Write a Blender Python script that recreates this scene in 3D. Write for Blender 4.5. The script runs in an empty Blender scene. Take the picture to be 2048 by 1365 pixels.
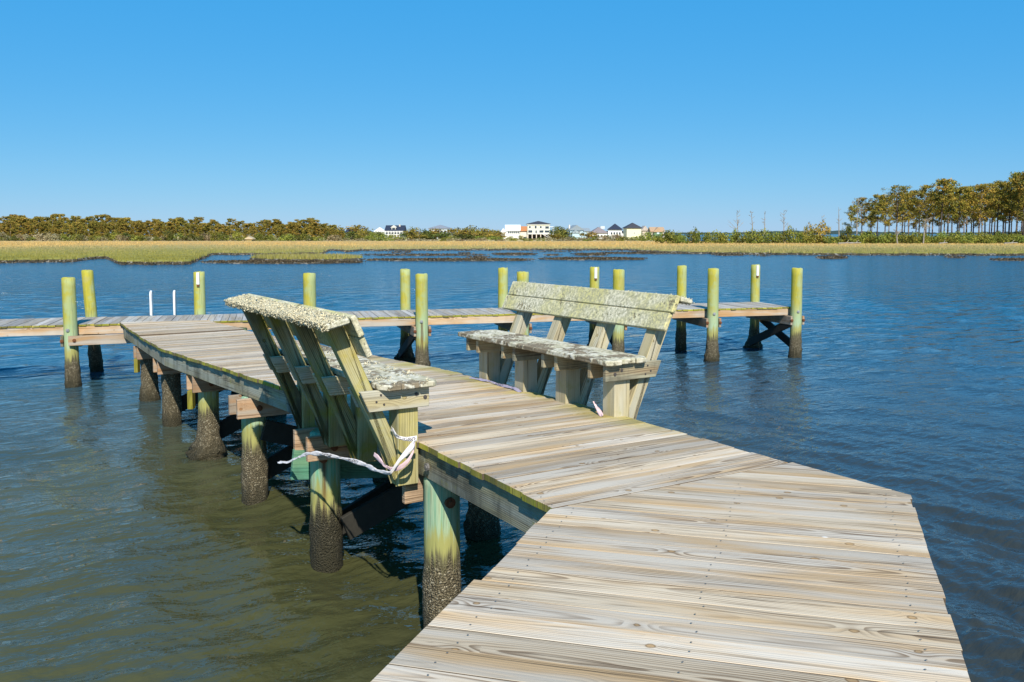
import bpy, bmesh, math, random
import numpy as np
from mathutils import Vector, Matrix

random.seed(7)
RNG = np.random.default_rng(11)
SC = bpy.context.scene
COL = SC.collection

# ------------------------------------------------------------------ camera
cam_d = bpy.data.cameras.new('camera')
cam = bpy.data.objects.new('camera', cam_d)
COL.objects.link(cam)
SC.camera = cam
CAMZ = 2.62
cam.location = (0, 0, CAMZ)
cam.rotation_euler = (math.radians(86.0), 0, 0)
cam_d.sensor_width = 36.0
cam_d.lens = 1800 / 2048 * 36.0
cam_d.shift_y = -0.0438
cam_d.clip_start = 0.05
cam_d.clip_end = 20000

# ------------------------------------------------------------------ sky and sun
SUN_EL = math.radians(41.5)
SUN_H = Vector((0.16, -0.987, 0)).normalized()          # horizontal direction towards the sun
sun_vec = Vector((SUN_H.x * math.cos(SUN_EL), SUN_H.y * math.cos(SUN_EL), math.sin(SUN_EL)))
world = bpy.data.worlds.new('World')
SC.world = world
world.use_nodes = True
wn = world.node_tree.nodes
wl = world.node_tree.links
bg = wn['Background']
sky = wn.new('ShaderNodeTexSky')
sky.sky_type = 'NISHITA'
sky.sun_disc = False
sky.sun_elevation = SUN_EL
sky.sun_rotation = math.atan2(SUN_H.x, SUN_H.y)
sky.altitude = 0
sky.air_density = 1.0
sky.dust_density = 0.0
sky.ozone_density = 3.0
hsv = wn.new('ShaderNodeHueSaturation')
hsv.inputs['Hue'].default_value = 0.5
hsv.inputs['Saturation'].default_value = 1.15
wl.new(sky.outputs[0], hsv.inputs['Color'])
tint = wn.new('ShaderNodeMix'); tint.data_type = 'RGBA'; tint.blend_type = 'MULTIPLY'; tint.inputs[0].default_value = 1.0
tint.inputs[7].default_value = (0.44, 0.42, 0.25, 1)
wl.new(hsv.outputs[0], tint.inputs[6])
even = wn.new('ShaderNodeMix'); even.data_type = 'RGBA'; even.inputs[0].default_value = 0.42      # thin even veil over the whole sky
even.inputs[7].default_value = (0.0, 4.40, 11.6, 1)
wl.new(tint.outputs[2], even.inputs[6])
wl.new(even.outputs[2], bg.inputs['Color'])
bg.inputs['Strength'].default_value = 0.115

sd = bpy.data.lights.new('sun', 'SUN')
sd.energy = 5.0
sd.angle = math.radians(0.5)
sd.color = (1.0, 0.93, 0.815)
sun = bpy.data.objects.new('sun', sd)
COL.objects.link(sun)
sun.rotation_euler = sun_vec.to_track_quat('Z', 'Y').to_euler()

SC.view_settings.view_transform = 'Standard'
SC.view_settings.look = 'None'
SC.view_settings.gamma = 1.0
SC.view_settings.exposure = 0.32
SC.view_settings.use_curve_mapping = False
SC.cycles.max_bounces = 6

# ------------------------------------------------------------------ object helpers
def tag(o, label=None, cat=None, group=None, kind=None):
    if label: o['label'] = label
    if cat: o['category'] = cat
    if group: o['group'] = group
    if kind: o['kind'] = kind
    return o

def empty(name, loc=(0, 0, 0), rz=0.0):
    o = bpy.data.objects.new(name, None)
    COL.objects.link(o)
    o.location = loc
    o.rotation_euler = (0, 0, rz)
    o.empty_display_size = 0.2
    return o

def link(name, me, mats, parent=None):
    o = bpy.data.objects.new(name, me)
    COL.objects.link(o)
    if not isinstance(mats, (list, tuple)): mats = [mats]
    if len(me.materials) == 0:
        for m in mats: me.materials.append(m)
    if parent: o.parent = parent
    return o

def mesh_np(name, verts, faces, smooth=False):
    """verts (n,3), faces list or (m,k) array"""
    me = bpy.data.meshes.new(name)
    verts = np.asarray(verts, dtype=np.float32)
    if isinstance(faces, np.ndarray):
        m, k = faces.shape
        me.vertices.add(len(verts)); me.vertices.foreach_set('co', verts.ravel())
        me.loops.add(m * k); me.loops.foreach_set('vertex_index', faces.astype(np.int32).ravel())
        me.polygons.add(m)
        me.polygons.foreach_set('loop_start', np.arange(0, m * k, k, dtype=np.int32))
        me.polygons.foreach_set('loop_total', np.full(m, k, dtype=np.int32))
        me.update(calc_edges=True)
    else:
        me.from_pydata([tuple(map(float, v)) for v in verts], [], faces)
        me.update()
    if smooth:
        me.polygons.foreach_set('use_smooth', np.ones(len(me.polygons), dtype=bool))
    return me

# ------------------------------------------------------------------ node helper
class G:
    def __init__(self, name, rough=0.8, spec=0.3):
        self.mat = bpy.data.materials.new(name)
        self.mat.use_nodes = True
        self.t = self.mat.node_tree
        self.n = self.t.nodes
        self.b = self.n['Principled BSDF']
        self.b.inputs['Roughness'].default_value = rough
        self.b.inputs['Specular IOR Level'].default_value = spec
    def _in(self, sock, v):
        if v is None: return
        if isinstance(v, bpy.types.NodeSocket): self.t.links.new(v, sock)
        elif isinstance(v, (tuple, list)):
            if sock.type == 'RGBA': sock.default_value = (v[0], v[1], v[2], 1)
            else: sock.default_value = v
        else:
            if sock.type in ('RGBA',): sock.default_value = (v, v, v, 1)
            elif sock.type == 'VECTOR': sock.default_value = (v, v, v)
            else: sock.default_value = v
    def m(self, op, a, b=None, c=None, clamp=False):
        n = self.n.new('ShaderNodeMath'); n.operation = op; n.use_clamp = clamp
        for i, v in enumerate((a, b, c)): self._in(n.inputs[i], v)
        return n.outputs[0]
    def mix(self, f, a, b, mode='MIX'):
        n = self.n.new('ShaderNodeMix'); n.data_type = 'RGBA'; n.blend_type = mode; n.clamp_factor = True
        self._in(n.inputs[0], f); self._in(n.inputs[6], a); self._in(n.inputs[7], b)
        return n.outputs[2]
    def step(self, x, lo, hi):
        n = self.n.new('ShaderNodeMapRange'); n.interpolation_type = 'SMOOTHSTEP'
        self._in(n.inputs[0], x); self._in(n.inputs[1], lo); self._in(n.inputs[2], hi)
        n.inputs[3].default_value = 0; n.inputs[4].default_value = 1
        return n.outputs[0]
    def lin(self, x, a, b, c, d):
        n = self.n.new('ShaderNodeMapRange')
        self._in(n.inputs[0], x)
        for i, v in enumerate((a, b, c, d)): self._in(n.inputs[i + 1], v)
        return n.outputs[0]
    def sep(self, v):
        n = self.n.new('ShaderNodeSeparateXYZ'); self._in(n.inputs[0], v); return n.outputs
    def xyz(self, x, y, z=0.0):
        n = self.n.new('ShaderNodeCombineXYZ')
        for i, v in enumerate((x, y, z)): self._in(n.inputs[i], v)
        return n.outputs[0]
    def scale(self, v, s):
        n = self.n.new('ShaderNodeVectorMath'); n.operation = 'MULTIPLY'
        self._in(n.inputs[0], v); self._in(n.inputs[1], s); return n.outputs[0]
    def add(self, v, s):
        n = self.n.new('ShaderNodeVectorMath'); n.operation = 'ADD'
        self._in(n.inputs[0], v); self._in(n.inputs[1], s); return n.outputs[0]
    def noise(self, v, scale=1.0, detail=3.0, rough=0.55, dist=0.0):
        n = self.n.new('ShaderNodeTexNoise')
        self._in(n.inputs['Vector'], v); n.inputs['Scale'].default_value = scale
        n.inputs['Detail'].default_value = detail; n.inputs['Roughness'].default_value = rough
        n.inputs['Distortion'].default_value = dist
        return n.outputs[0]
    def voro(self, v, scale=1.0, feat='F1', dim='3D'):
        n = self.n.new('ShaderNodeTexVoronoi'); n.feature = feat; n.voronoi_dimensions = dim
        self._in(n.inputs['Vector'], v); n.inputs['Scale'].default_value = scale
        return n.outputs
    def pos(self): return self.n.new('ShaderNodeNewGeometry').outputs['Position']
    def normal(self): return self.n.new('ShaderNodeNewGeometry').outputs['Normal']
    def obj(self): return self.n.new('ShaderNodeTexCoord').outputs['Object']
    def rnd(self): return self.n.new('ShaderNodeObjectInfo').outputs['Random']
    def uv(self, name):
        n = self.n.new('ShaderNodeUVMap'); n.uv_map = name; return n.outputs[0]
    def attr(self, name):
        n = self.n.new('ShaderNodeAttribute'); n.attribute_name = name; return n.outputs
    def bump(self, h, strength=0.3, dist=0.01):
        n = self.n.new('ShaderNodeBump'); n.inputs['Strength'].default_value = strength
        n.inputs['Distance'].default_value = dist
        self._in(n.inputs['Height'], h)
        self.t.links.new(n.outputs[0], self.b.inputs['Normal'])
    def color(self, c): self._in(self.b.inputs['Base Color'], c)
    def rough(self, c): self._in(self.b.inputs['Roughness'], c)

def flat(name, c, rough=0.7, spec=0.3, var=0.0, scale=3.0, metal=0.0):
    g = G(name, rough, spec)
    if var:
        n = g.noise(g.pos(), scale, 4)
        g.color(g.mix(n, tuple(x * (1 - var) for x in c), tuple(min(1, x * (1 + var)) for x in c)))
    else: g.color(c)
    g.b.inputs['Metallic'].default_value = metal
    return g.mat

# ---- timber: plain sawn pine, rings cut by the face of the board, knots, weathering
def timber(name, early, late, warm, grey, moss=None, moss_amt=0.0, ring=0.75, knots=0.6, edge_moss=False, dirt=0.0, tone=0.35):
    g = G(name, 0.85, 0.2)
    u, v, _ = g.sep(g.uv('grain'))
    r = g.rnd()
    r2 = g.m('FRACT', g.m('MULTIPLY', r, 17.31))
    r3 = g.m('FRACT', g.m('MULTIPLY', r, 71.77))
    uu = g.m('ADD', u, g.m('MULTIPLY', r, 61.0))
    # knots
    kv = g.xyz(uu, g.m('ADD', g.m('MULTIPLY', v, 1.25), g.m('MULTIPLY', r2, 23.0)))
    vo = g.voro(kv, 3.4, dim='2D')
    d = vo['Distance']
    gate = g.m('GREATER_THAN', g.sep(vo['Color'])[0], 1 - knots)
    swirl = g.m('MULTIPLY', gate, g.m('EXPONENT', g.m('MULTIPLY', g.m('MULTIPLY', d, d), -26.0)))
    # distance to the pith
    h = g.m('MULTIPLY_ADD', g.noise(g.xyz(g.m('MULTIPLY', uu, 0.55), g.m('MULTIPLY', r3, 9.0)), 1.0, 2.0), 0.17, -0.045)
    vc = g.m('SUBTRACT', v, g.m('MULTIPLY', g.m('SUBTRACT', r2, 0.5), 0.13))
    R = g.m('SQRT', g.m('ADD', g.m('MULTIPLY', vc, vc), g.m('MULTIPLY', h, h)))
    wob = g.noise(g.xyz(g.m('MULTIPLY', uu, 2.2), g.m('MULTIPLY', v, 14.0), r), 1.0, 2.0)
    ph = g.m('ADD', g.m('MULTIPLY', R, 88.0), g.m('ADD', g.m('MULTIPLY', wob, 1.3), g.m('MULTIPLY', swirl, 1.7)))
    f = g.m('FRACT', ph)
    lw = g.m('MULTIPLY', g.step(f, 0.25, 0.85), g.m('SUBTRACT', 1.0, g.step(f, 0.9, 1.0)))
    patch = g.noise(g.xyz(g.m('MULTIPLY', uu, 0.9), g.m('MULTIPLY', v, 11.0), g.m('MULTIPLY', r, 40)), 1.0, 3.0)
    fine = g.noise(g.xyz(g.m('MULTIPLY', uu, 3.0), g.m('MULTIPLY', v, 210.0), r), 1.0, 3.0, 0.7)
    ringm = g.m('MULTIPLY', lw, g.m('MULTIPLY', g.step(patch, 0.36, 0.66), ring))
    # colour of the weathered face
    c = g.mix(g.step(g.m('ADD', patch, g.m('MULTIPLY', g.m('SUBTRACT', r3, 0.5), tone)), 0.42, 0.68), grey, early)
    warm_m = g.m('MULTIPLY', g.step(g.noise(g.xyz(g.m('MULTIPLY', uu, 1.2), g.m('MULTIPLY', v, 9.0), g.m('MULTIPLY', r2, 50)), 1.0, 2.0), 0.42, 0.70), 0.8)
    c = g.mix(warm_m, c, warm)
    c = g.mix(ringm, c, late)
    c = g.mix(g.m('MULTIPLY', g.step(fine, 0.55, 0.8), 0.5), c, late)
    # dark checks along the grain
    chk = g.noise(g.xyz(g.m('MULTIPLY', uu, 1.1), g.m('MULTIPLY', v, 95.0), g.m('MULTIPLY', r3, 30)), 1.0, 3.0, 0.6)
    c = g.mix(g.m('MULTIPLY', g.m('MULTIPLY', g.step(chk, 0.555, 0.67), g.step(patch, 0.36, 0.56)), 0.8), c, tuple(x * 0.5 for x in late))
    # knots: brown core with a dark rim
    d = g.m('ADD', d, g.m('MULTIPLY', g.m('SUBTRACT', g.noise(g.xyz(g.m('MULTIPLY', uu, 30.0), g.m('MULTIPLY', v, 60.0)), 1.0, 2.0), 0.5), 0.05))
    ks = g.m('MULTIPLY', g.sep(vo['Color'])[1], 0.04)
    core = g.m('MULTIPLY', g.m('MULTIPLY', gate, 0.8), g.m('SUBTRACT', 1.0, g.step(d, g.m('ADD', ks, 0.015), g.m('ADD', ks, 0.04))))
    rim = g.m('MULTIPLY', core, g.step(d, ks, g.m('ADD', ks, 0.03)))
    c = g.mix(core, c, (warm[0] * 0.7, warm[1] * 0.66, warm[2] * 0.6))
    c = g.mix(rim, c, tuple(x * 0.3 for x in late))
    if dirt:
        dn = g.noise(g.scale(g.pos(), (2.0, 2.0, 0.8)), 2.0, 5.0, 0.65)
        c = g.mix(g.m('MULTIPLY', g.step(dn, 0.42, 0.7), dirt), c, (0.035, 0.035, 0.028))
    if moss:
        mn = g.noise(g.pos(), 5.0, 5.0, 0.65)
        c = g.mix(g.m('MULTIPLY', g.step(mn, 0.62 - 0.35 * moss_amt, 0.78 - 0.2 * moss_amt), 0.85), c, moss)
    if edge_moss:
        e = g.sep(g.uv('ends'))[1]
        en = g.noise(g.pos(), 2.2, 4.0, 0.6)
        em = g.m('MULTIPLY', g.m('SUBTRACT', 1.0, g.step(e, 0.02, g.m('MULTIPLY', en, 0.75))), g.step(en, 0.38, 0.55))
        py = g.sep(g.pos())[1]
        em = g.m('MULTIPLY', em, g.m('MULTIPLY', g.step(py, 5.6, 6.4), g.m('SUBTRACT', 1.0, g.step(py, 9.0, 10.5))))
        c = g.mix(g.m('MULTIPLY', em, 0.75), c, (0.33, 0.28, 0.05))
        # pale droppings
        dv = g.voro(g.pos(), 2.3)
        dm = g.m('MULTIPLY', g.m('GREATER_THAN', g.sep(dv['Color'])[1], 0.8), g.m('SUBTRACT', 1.0, g.step(dv['Distance'], 0.025, 0.05)))
        c = g.mix(g.m('MULTIPLY', dm, 0.8), c, (0.7, 0.68, 0.64))
    # tone of the single board
    tv = g.m('MULTIPLY_ADD', r2, tone, 1.0 - tone * 0.55)
    c = g.mix(1.0, c, g.xyz(tv, tv, tv), 'MULTIPLY')
    g.color(c)
    hgt = g.m('ADD', g.m('MULTIPLY', lw, -0.35), g.m('ADD', g.m('MULTIPLY', fine, 0.6), g.m('MULTIPLY', g.step(chk, 0.64, 0.76), -1.0)))
    g.bump(hgt, 0.5, 0.004)
    return g.mat

M = {}
M['deck'] = timber('weathered_deck', (0.55, 0.445, 0.31), (0.17, 0.108, 0.06), (0.52, 0.335, 0.155), (0.53, 0.46, 0.365), edge_moss=True, ring=0.85, knots=0.42, tone=0.45)
M['dock_deck'] = timber('grey_deck', (0.43, 0.40, 0.34), (0.17, 0.15, 0.13), (0.42, 0.34, 0.24), (0.42, 0.40, 0.37), knots=0.35, tone=0.5)
M['end_moss'] = timber('mossy_end_grain', (0.36, 0.32, 0.06), (0.13, 0.11, 0.03), (0.44, 0.36, 0.06), (0.22, 0.2, 0.07), moss=(0.28, 0.29, 0.02), moss_amt=0.6, knots=0.0, tone=0.6)
M['board_side'] = flat('grimy_shaded_board_side', (0.11, 0.085, 0.06), 0.9, 0.1, 0.4, 9)  # grime plus painted shade, darkened so the gaps between boards read dark
M['stringer'] = timber('stained_stringer', (0.36, 0.33, 0.24), (0.13, 0.12, 0.08), (0.30, 0.27, 0.14), (0.30, 0.31, 0.25), moss=(0.24, 0.24, 0.06), moss_amt=0.1, dirt=0.7, knots=0.3)
M['fresh'] = timber('newer_pine', (0.60, 0.44, 0.28), (0.30, 0.17, 0.08), (0.58, 0.33, 0.13), (0.52, 0.46, 0.38), knots=0.5, dirt=0.12)
M['cap'] = timber('pile_cap_pine', (0.48, 0.34, 0.22), (0.22, 0.12, 0.06), (0.46, 0.24, 0.10), (0.38, 0.32, 0.25), knots=0.6, dirt=0.35)
M['bench_pale'] = timber('bench_pale_green', (0.58, 0.51, 0.34), (0.25, 0.19, 0.10), (0.50, 0.41, 0.2), (0.50, 0.47, 0.36), moss=(0.40, 0.36, 0.17), moss_amt=0.25, knots=0.35, dirt=0.15)
M['bench_moss'] = timber('bench_mossy', (0.54, 0.47, 0.21), (0.22, 0.18, 0.06), (0.50, 0.41, 0.10), (0.46, 0.43, 0.24), moss=(0.40, 0.34, 0.05), moss_amt=0.4, knots=0.35, dirt=0.3)
M['bench_shaded'] = timber('bench_shaded_moss', (0.31, 0.28, 0.15), (0.10, 0.09, 0.045), (0.29, 0.25, 0.07), (0.28, 0.28, 0.2), moss=(0.24, 0.22, 0.04), moss_amt=0.45, knots=0.3, dirt=0.7)  # mossy wood with shade painted in, for legs beyond the nearest
M['bench_joist'] = timber('bench_joist', (0.42, 0.36, 0.22), (0.12, 0.08, 0.05), (0.34, 0.24, 0.13), (0.34, 0.34, 0.25), knots=0.4, dirt=0.55)
M['brace_dark'] = flat('wet_brace', (0.028, 0.026, 0.02), 0.75, 0.3, 0.5, 18)
M['brace_teal'] = timber('treated_green', (0.10, 0.28, 0.18), (0.05, 0.15, 0.10), (0.16, 0.30, 0.17), (0.12, 0.27, 0.2), knots=0.3, dirt=0.35)
M['bolt'] = flat('galvanised', (0.42, 0.42, 0.4), 0.5, 0.5, 0.3, 60, 0.7)
M['rusty'] = flat('rusty_iron', (0.16, 0.065, 0.03), 0.85, 0.2, 0.5, 50)
M['rusty_grey'] = flat('old_galvanised', (0.2, 0.19, 0.18), 0.6, 0.4, 0.4, 80, 0.4)
M['screw'] = flat('screw_head', (0.07, 0.06, 0.055), 0.6, 0.4)
M['screw_flat'] = flat('weathered_screw', (0.16, 0.14, 0.12), 0.7, 0.3)
M['white_metal'] = flat('white_aluminium', (0.78, 0.78, 0.76), 0.4, 0.5)
M['white_plastic'] = flat('white_plastic', (0.8, 0.8, 0.78), 0.5, 0.4)

def lichen(name, under, crust, crust2, cover, scale, specks=0.5):
    g = G(name, 0.95, 0.1)
    p = g.pos()
    u, v, _ = g.sep(g.uv('grain'))
    st = g.noise(g.xyz(g.m('MULTIPLY', u, 4.0), g.m('MULTIPLY', v, 60.0), g.rnd()), 1.0, 4.0)
    c = g.mix(g.step(st, 0.35, 0.65), tuple(x * 0.55 for x in under), under)
    big = g.noise(p, scale, 5.0, 0.62)
    fin = g.noise(p, scale * 7, 4.0, 0.6)
    mk = g.step(g.m('ADD', big, g.m('MULTIPLY', g.m('SUBTRACT', fin, 0.5), 0.5)), 0.62 - 0.36 * cover, 0.68 - 0.34 * cover)
    hue = g.noise(p, 3.2, 4.0, 0.6)
    c2 = g.mix(g.step(hue, 0.4, 0.62), crust, crust2)
    c2 = g.mix(g.step(fin, 0.3, 0.7), tuple(x * 0.7 for x in (0.5, 0.47, 0.3)), c2)
    c = g.mix(mk, c, c2)
    vo = g.voro(p, 80.0)
    sp = g.m('MULTIPLY', g.m('SUBTRACT', 1.0, g.step(vo['Distance'], 0.2, 0.5)), g.m('GREATER_THAN', g.sep(vo['Color'])[0], 1 - specks))
    sp = g.m('MULTIPLY', sp, g.step(g.noise(p, 9.0, 3.0), 0.42, 0.6))
    c = g.mix(g.m('MULTIPLY', sp, 0.7), c, (0.09, 0.09, 0.07))
    g.color(c)
    g.bump(g.m('ADD', g.m('MULTIPLY', mk, 0.6), g.m('MULTIPLY', fin, 0.9)), 0.9, 0.008)
    return g.mat
M['lichen_yellow'] = lichen('yellow_lichen_board', (0.34, 0.29, 0.17), (0.60, 0.54, 0.23), (0.74, 0.68, 0.50), 0.9, 6.0, 0.26)
M['lichen_white'] = lichen('white_lichen_board', (0.26, 0.21, 0.14), (0.70, 0.66, 0.55), (0.57, 0.51, 0.37), 0.5, 3.4, 0.15)
M['lichen_cap'] = lichen('cap_lichen_board', (0.38, 0.32, 0.2), (0.62, 0.57, 0.38), (0.7, 0.66, 0.52), 0.9, 9.0, 0.35)
M['lichen_flake'] = flat('lichen_flakes', (0.64, 0.58, 0.40), 0.95, 0.1, 0.35, 40)

def piling_mat(name, lo_barn, moss_top, teal, rust=False, wet=False):
    """colour follows the height above the water: moss, green treated wood, tide stain, barnacles"""
    g = G(name, 0.85, 0.2)
    p = g.pos(); z = g.sep(p)[2]; o = g.obj(); r = g.rnd()
    ox, oy, oz = g.sep(o)
    st = g.noise(g.xyz(g.m('MULTIPLY', ox, 34.0), g.m('MULTIPLY', oy, 34.0), g.m('MULTIPLY_ADD', oz, 1.6, g.m('MULTIPLY', r, 50))), 1.0, 4.0, 0.65)
    blot = g.noise(g.add(p, g.xyz(g.m('MULTIPLY', r, 20), 0.0, 0.0)), 4.0, 4.0, 0.6)
    zz = g.m('ADD', z, g.m('MULTIPLY', g.m('SUBTRACT', st, 0.5), 0.5))
    wood = g.mix(g.step(st, 0.3, 0.7), teal, (0.40, 0.48, 0.30))
    wood = g.mix(g.m('MULTIPLY', g.step(st, 0.56, 0.75), 0.6), wood, (0.10, 0.12, 0.06))
    side = g.step(g.m('ADD', g.m('MULTIPLY', ox, -3.0), g.m('MULTIPLY', g.m('SUBTRACT', blot, 0.5), 2.6)), -0.35, 0.35)
    mtop = g.m('MULTIPLY', g.step(zz, 0.7 if moss_top else 9.0, 1.3 if moss_top else 9.5), g.m('MULTIPLY_ADD', side, 0.6, 0.4))
    moss = g.mix(blot, (0.32, 0.30, 0.02), (0.48, 0.41, 0.06))
    moss = g.mix(g.step(st, 0.5, 0.8), moss, (0.20, 0.22, 0.05))
    c = g.mix(mtop, wood, moss)
    chk = g.noise(g.xyz(g.m('MULTIPLY', ox, 90.0), g.m('MULTIPLY', oy, 90.0), g.m('MULTIPLY_ADD', oz, 2.2, g.m('MULTIPLY', r, 90))), 1.0, 3.0, 0.6)
    c = g.mix(g.m('MULTIPLY', g.step(chk, 0.60, 0.70), 0.7), c, (0.07, 0.07, 0.035))
    c = g.mix(g.m('MULTIPLY', g.step(blot, 0.55, 0.72), 0.3), c, (0.36, 0.36, 0.27))
    # yellow tide line, then dark stain, then barnacles
    tide = g.m('MULTIPLY', g.step(g.m('SUBTRACT', lo_barn + 0.28, zz), 0.0, 0.12), 0.8)
    c = g.mix(tide, c, (0.34, 0.30, 0.07))
    c = g.mix(g.m('MULTIPLY', g.step(g.m('SUBTRACT', lo_barn + 0.12, zz), 0.0, 0.1), 0.85), c, (0.12, 0.105, 0.06))
    vo = g.voro(p, 85.0)
    bn = g.noise(p, 22.0, 5.0, 0.65)
    barn = g.mix(g.step(g.m('ADD', g.m('MULTIPLY', vo['Distance'], 0.9), bn), 0.45, 1.1), (0.29, 0.245, 0.155), (0.085, 0.07, 0.042))
    barn = g.mix(g.m('GREATER_THAN', g.sep(vo['Color'])[0], 0.93), barn, (0.33, 0.29, 0.2))
    if wet: barn = g.mix(0.8, barn, (0.022, 0.022, 0.014))
    bm = g.step(g.m('SUBTRACT', lo_barn, zz), -0.06, 0.08)
    c = g.mix(bm, c, barn)
    c = g.mix(g.m('MULTIPLY', g.step(g.m('SUBTRACT', 0.26, zz), 0.0, 0.22), 0.8), c, (0.035, 0.032, 0.018))
    if rust:
        rm = g.m('EXPONENT', g.m('MULTIPLY', g.m('POWER', g.m('SUBTRACT', ox, 0.012), 2.0), -2600.0))
        rm = g.m('MULTIPLY', rm, g.m('MULTIPLY', g.m('LESS_THAN', oy, 0.0), g.m('SUBTRACT', 1.0, g.step(z, rust - 0.02, rust + 0.02))))
        rm = g.m('MULTIPLY', rm, g.m('MULTIPLY', g.step(z, rust - 0.62, rust - 0.3), g.step(st, 0.2, 0.5)))
        c = g.mix(g.m('MULTIPLY', rm, 0.9), c, (0.10, 0.035, 0.012))
    g.color(c)
    g.bump(g.m('ADD', g.m('MULTIPLY', st, 0.6), g.m('MULTIPLY', bm, g.m('MULTIPLY', vo['Distance'], -2.2))), 0.7, 0.012)
    return g.mat
TEAL = (0.16, 0.34, 0.22)
M['pile_tall'] = piling_mat('mossy_piling', 0.46, True, (0.30, 0.43, 0.25))
M['pile_tall_rust'] = piling_mat('mossy_piling_rust', 0.46, True, (0.30, 0.43, 0.25), rust=0.95)
M['pile_low'] = piling_mat('green_support', 0.52, False, TEAL)
M['pile_low_crust'] = piling_mat('crusted_support', 0.78, False, TEAL)
M['pile_low_rust'] = piling_mat('green_support_rust', 0.45, False, (0.10, 0.36, 0.24), rust=0.98, wet=True)

# ------------------------------------------------------------------ water
def water_mat():
    g = G('bay_water', 0.06, 0.5)
    p = g.pos()
    x, y, z = g.sep(p)
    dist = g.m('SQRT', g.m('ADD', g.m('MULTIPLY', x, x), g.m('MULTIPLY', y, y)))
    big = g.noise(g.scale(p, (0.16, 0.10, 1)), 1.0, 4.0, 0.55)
    nearby = g.m('SUBTRACT', 1.0, g.step(dist, 8.0, 26.0))  # falls off with distance from the viewer; base colour turns bluer beyond
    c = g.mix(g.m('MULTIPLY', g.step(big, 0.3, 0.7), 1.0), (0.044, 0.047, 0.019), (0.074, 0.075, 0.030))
    c = g.mix(g.m('SUBTRACT', 1.0, nearby), c, (0.012, 0.092, 0.168))
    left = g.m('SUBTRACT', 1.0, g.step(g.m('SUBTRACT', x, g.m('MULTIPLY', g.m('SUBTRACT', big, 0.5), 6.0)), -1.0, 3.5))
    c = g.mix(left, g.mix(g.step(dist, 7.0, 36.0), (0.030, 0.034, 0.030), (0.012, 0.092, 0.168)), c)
    g.color(c)
    g.b.inputs['IOR'].default_value = 1.333
    # small ripples
    q = g.n.new('ShaderNodeVectorRotate'); q.rotation_type = 'Z_AXIS'
    g._in(q.inputs['Vector'], p); q.inputs['Angle'].default_value = math.radians(-32)
    a1 = g.noise(g.scale(q.outputs[0], (6.0, 11.0, 1.0)), 1.0, 3.0, 0.55, 0.2)
    a2 = g.noise(g.scale(q.outputs[0], (1.7, 3.6, 1.0)), 1.0, 3.0, 0.5, 0.2)
    a3 = g.noise(g.scale(q.outputs[0], (0.45, 1.3, 1.0)), 1.0, 3.0, 0.6, 0.2)
    far = g.step(dist, 12.0, 45.0)
    hh = g.m('ADD', g.m('ADD', g.m('MULTIPLY', a1, 0.024), g.m('MULTIPLY', a2, g.m('MULTIPLY_ADD', far, 0.42, 0.04))), g.m('MULTIPLY', a3, g.m('MULTIPLY', far, 1.4)))
    g.bump(hh, 1.0, 1.0)
    g.rough(g.lin(dist, 6.0, 60.0, 0.03, 0.15))
    return g.mat
M['water'] = water_mat()

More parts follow.
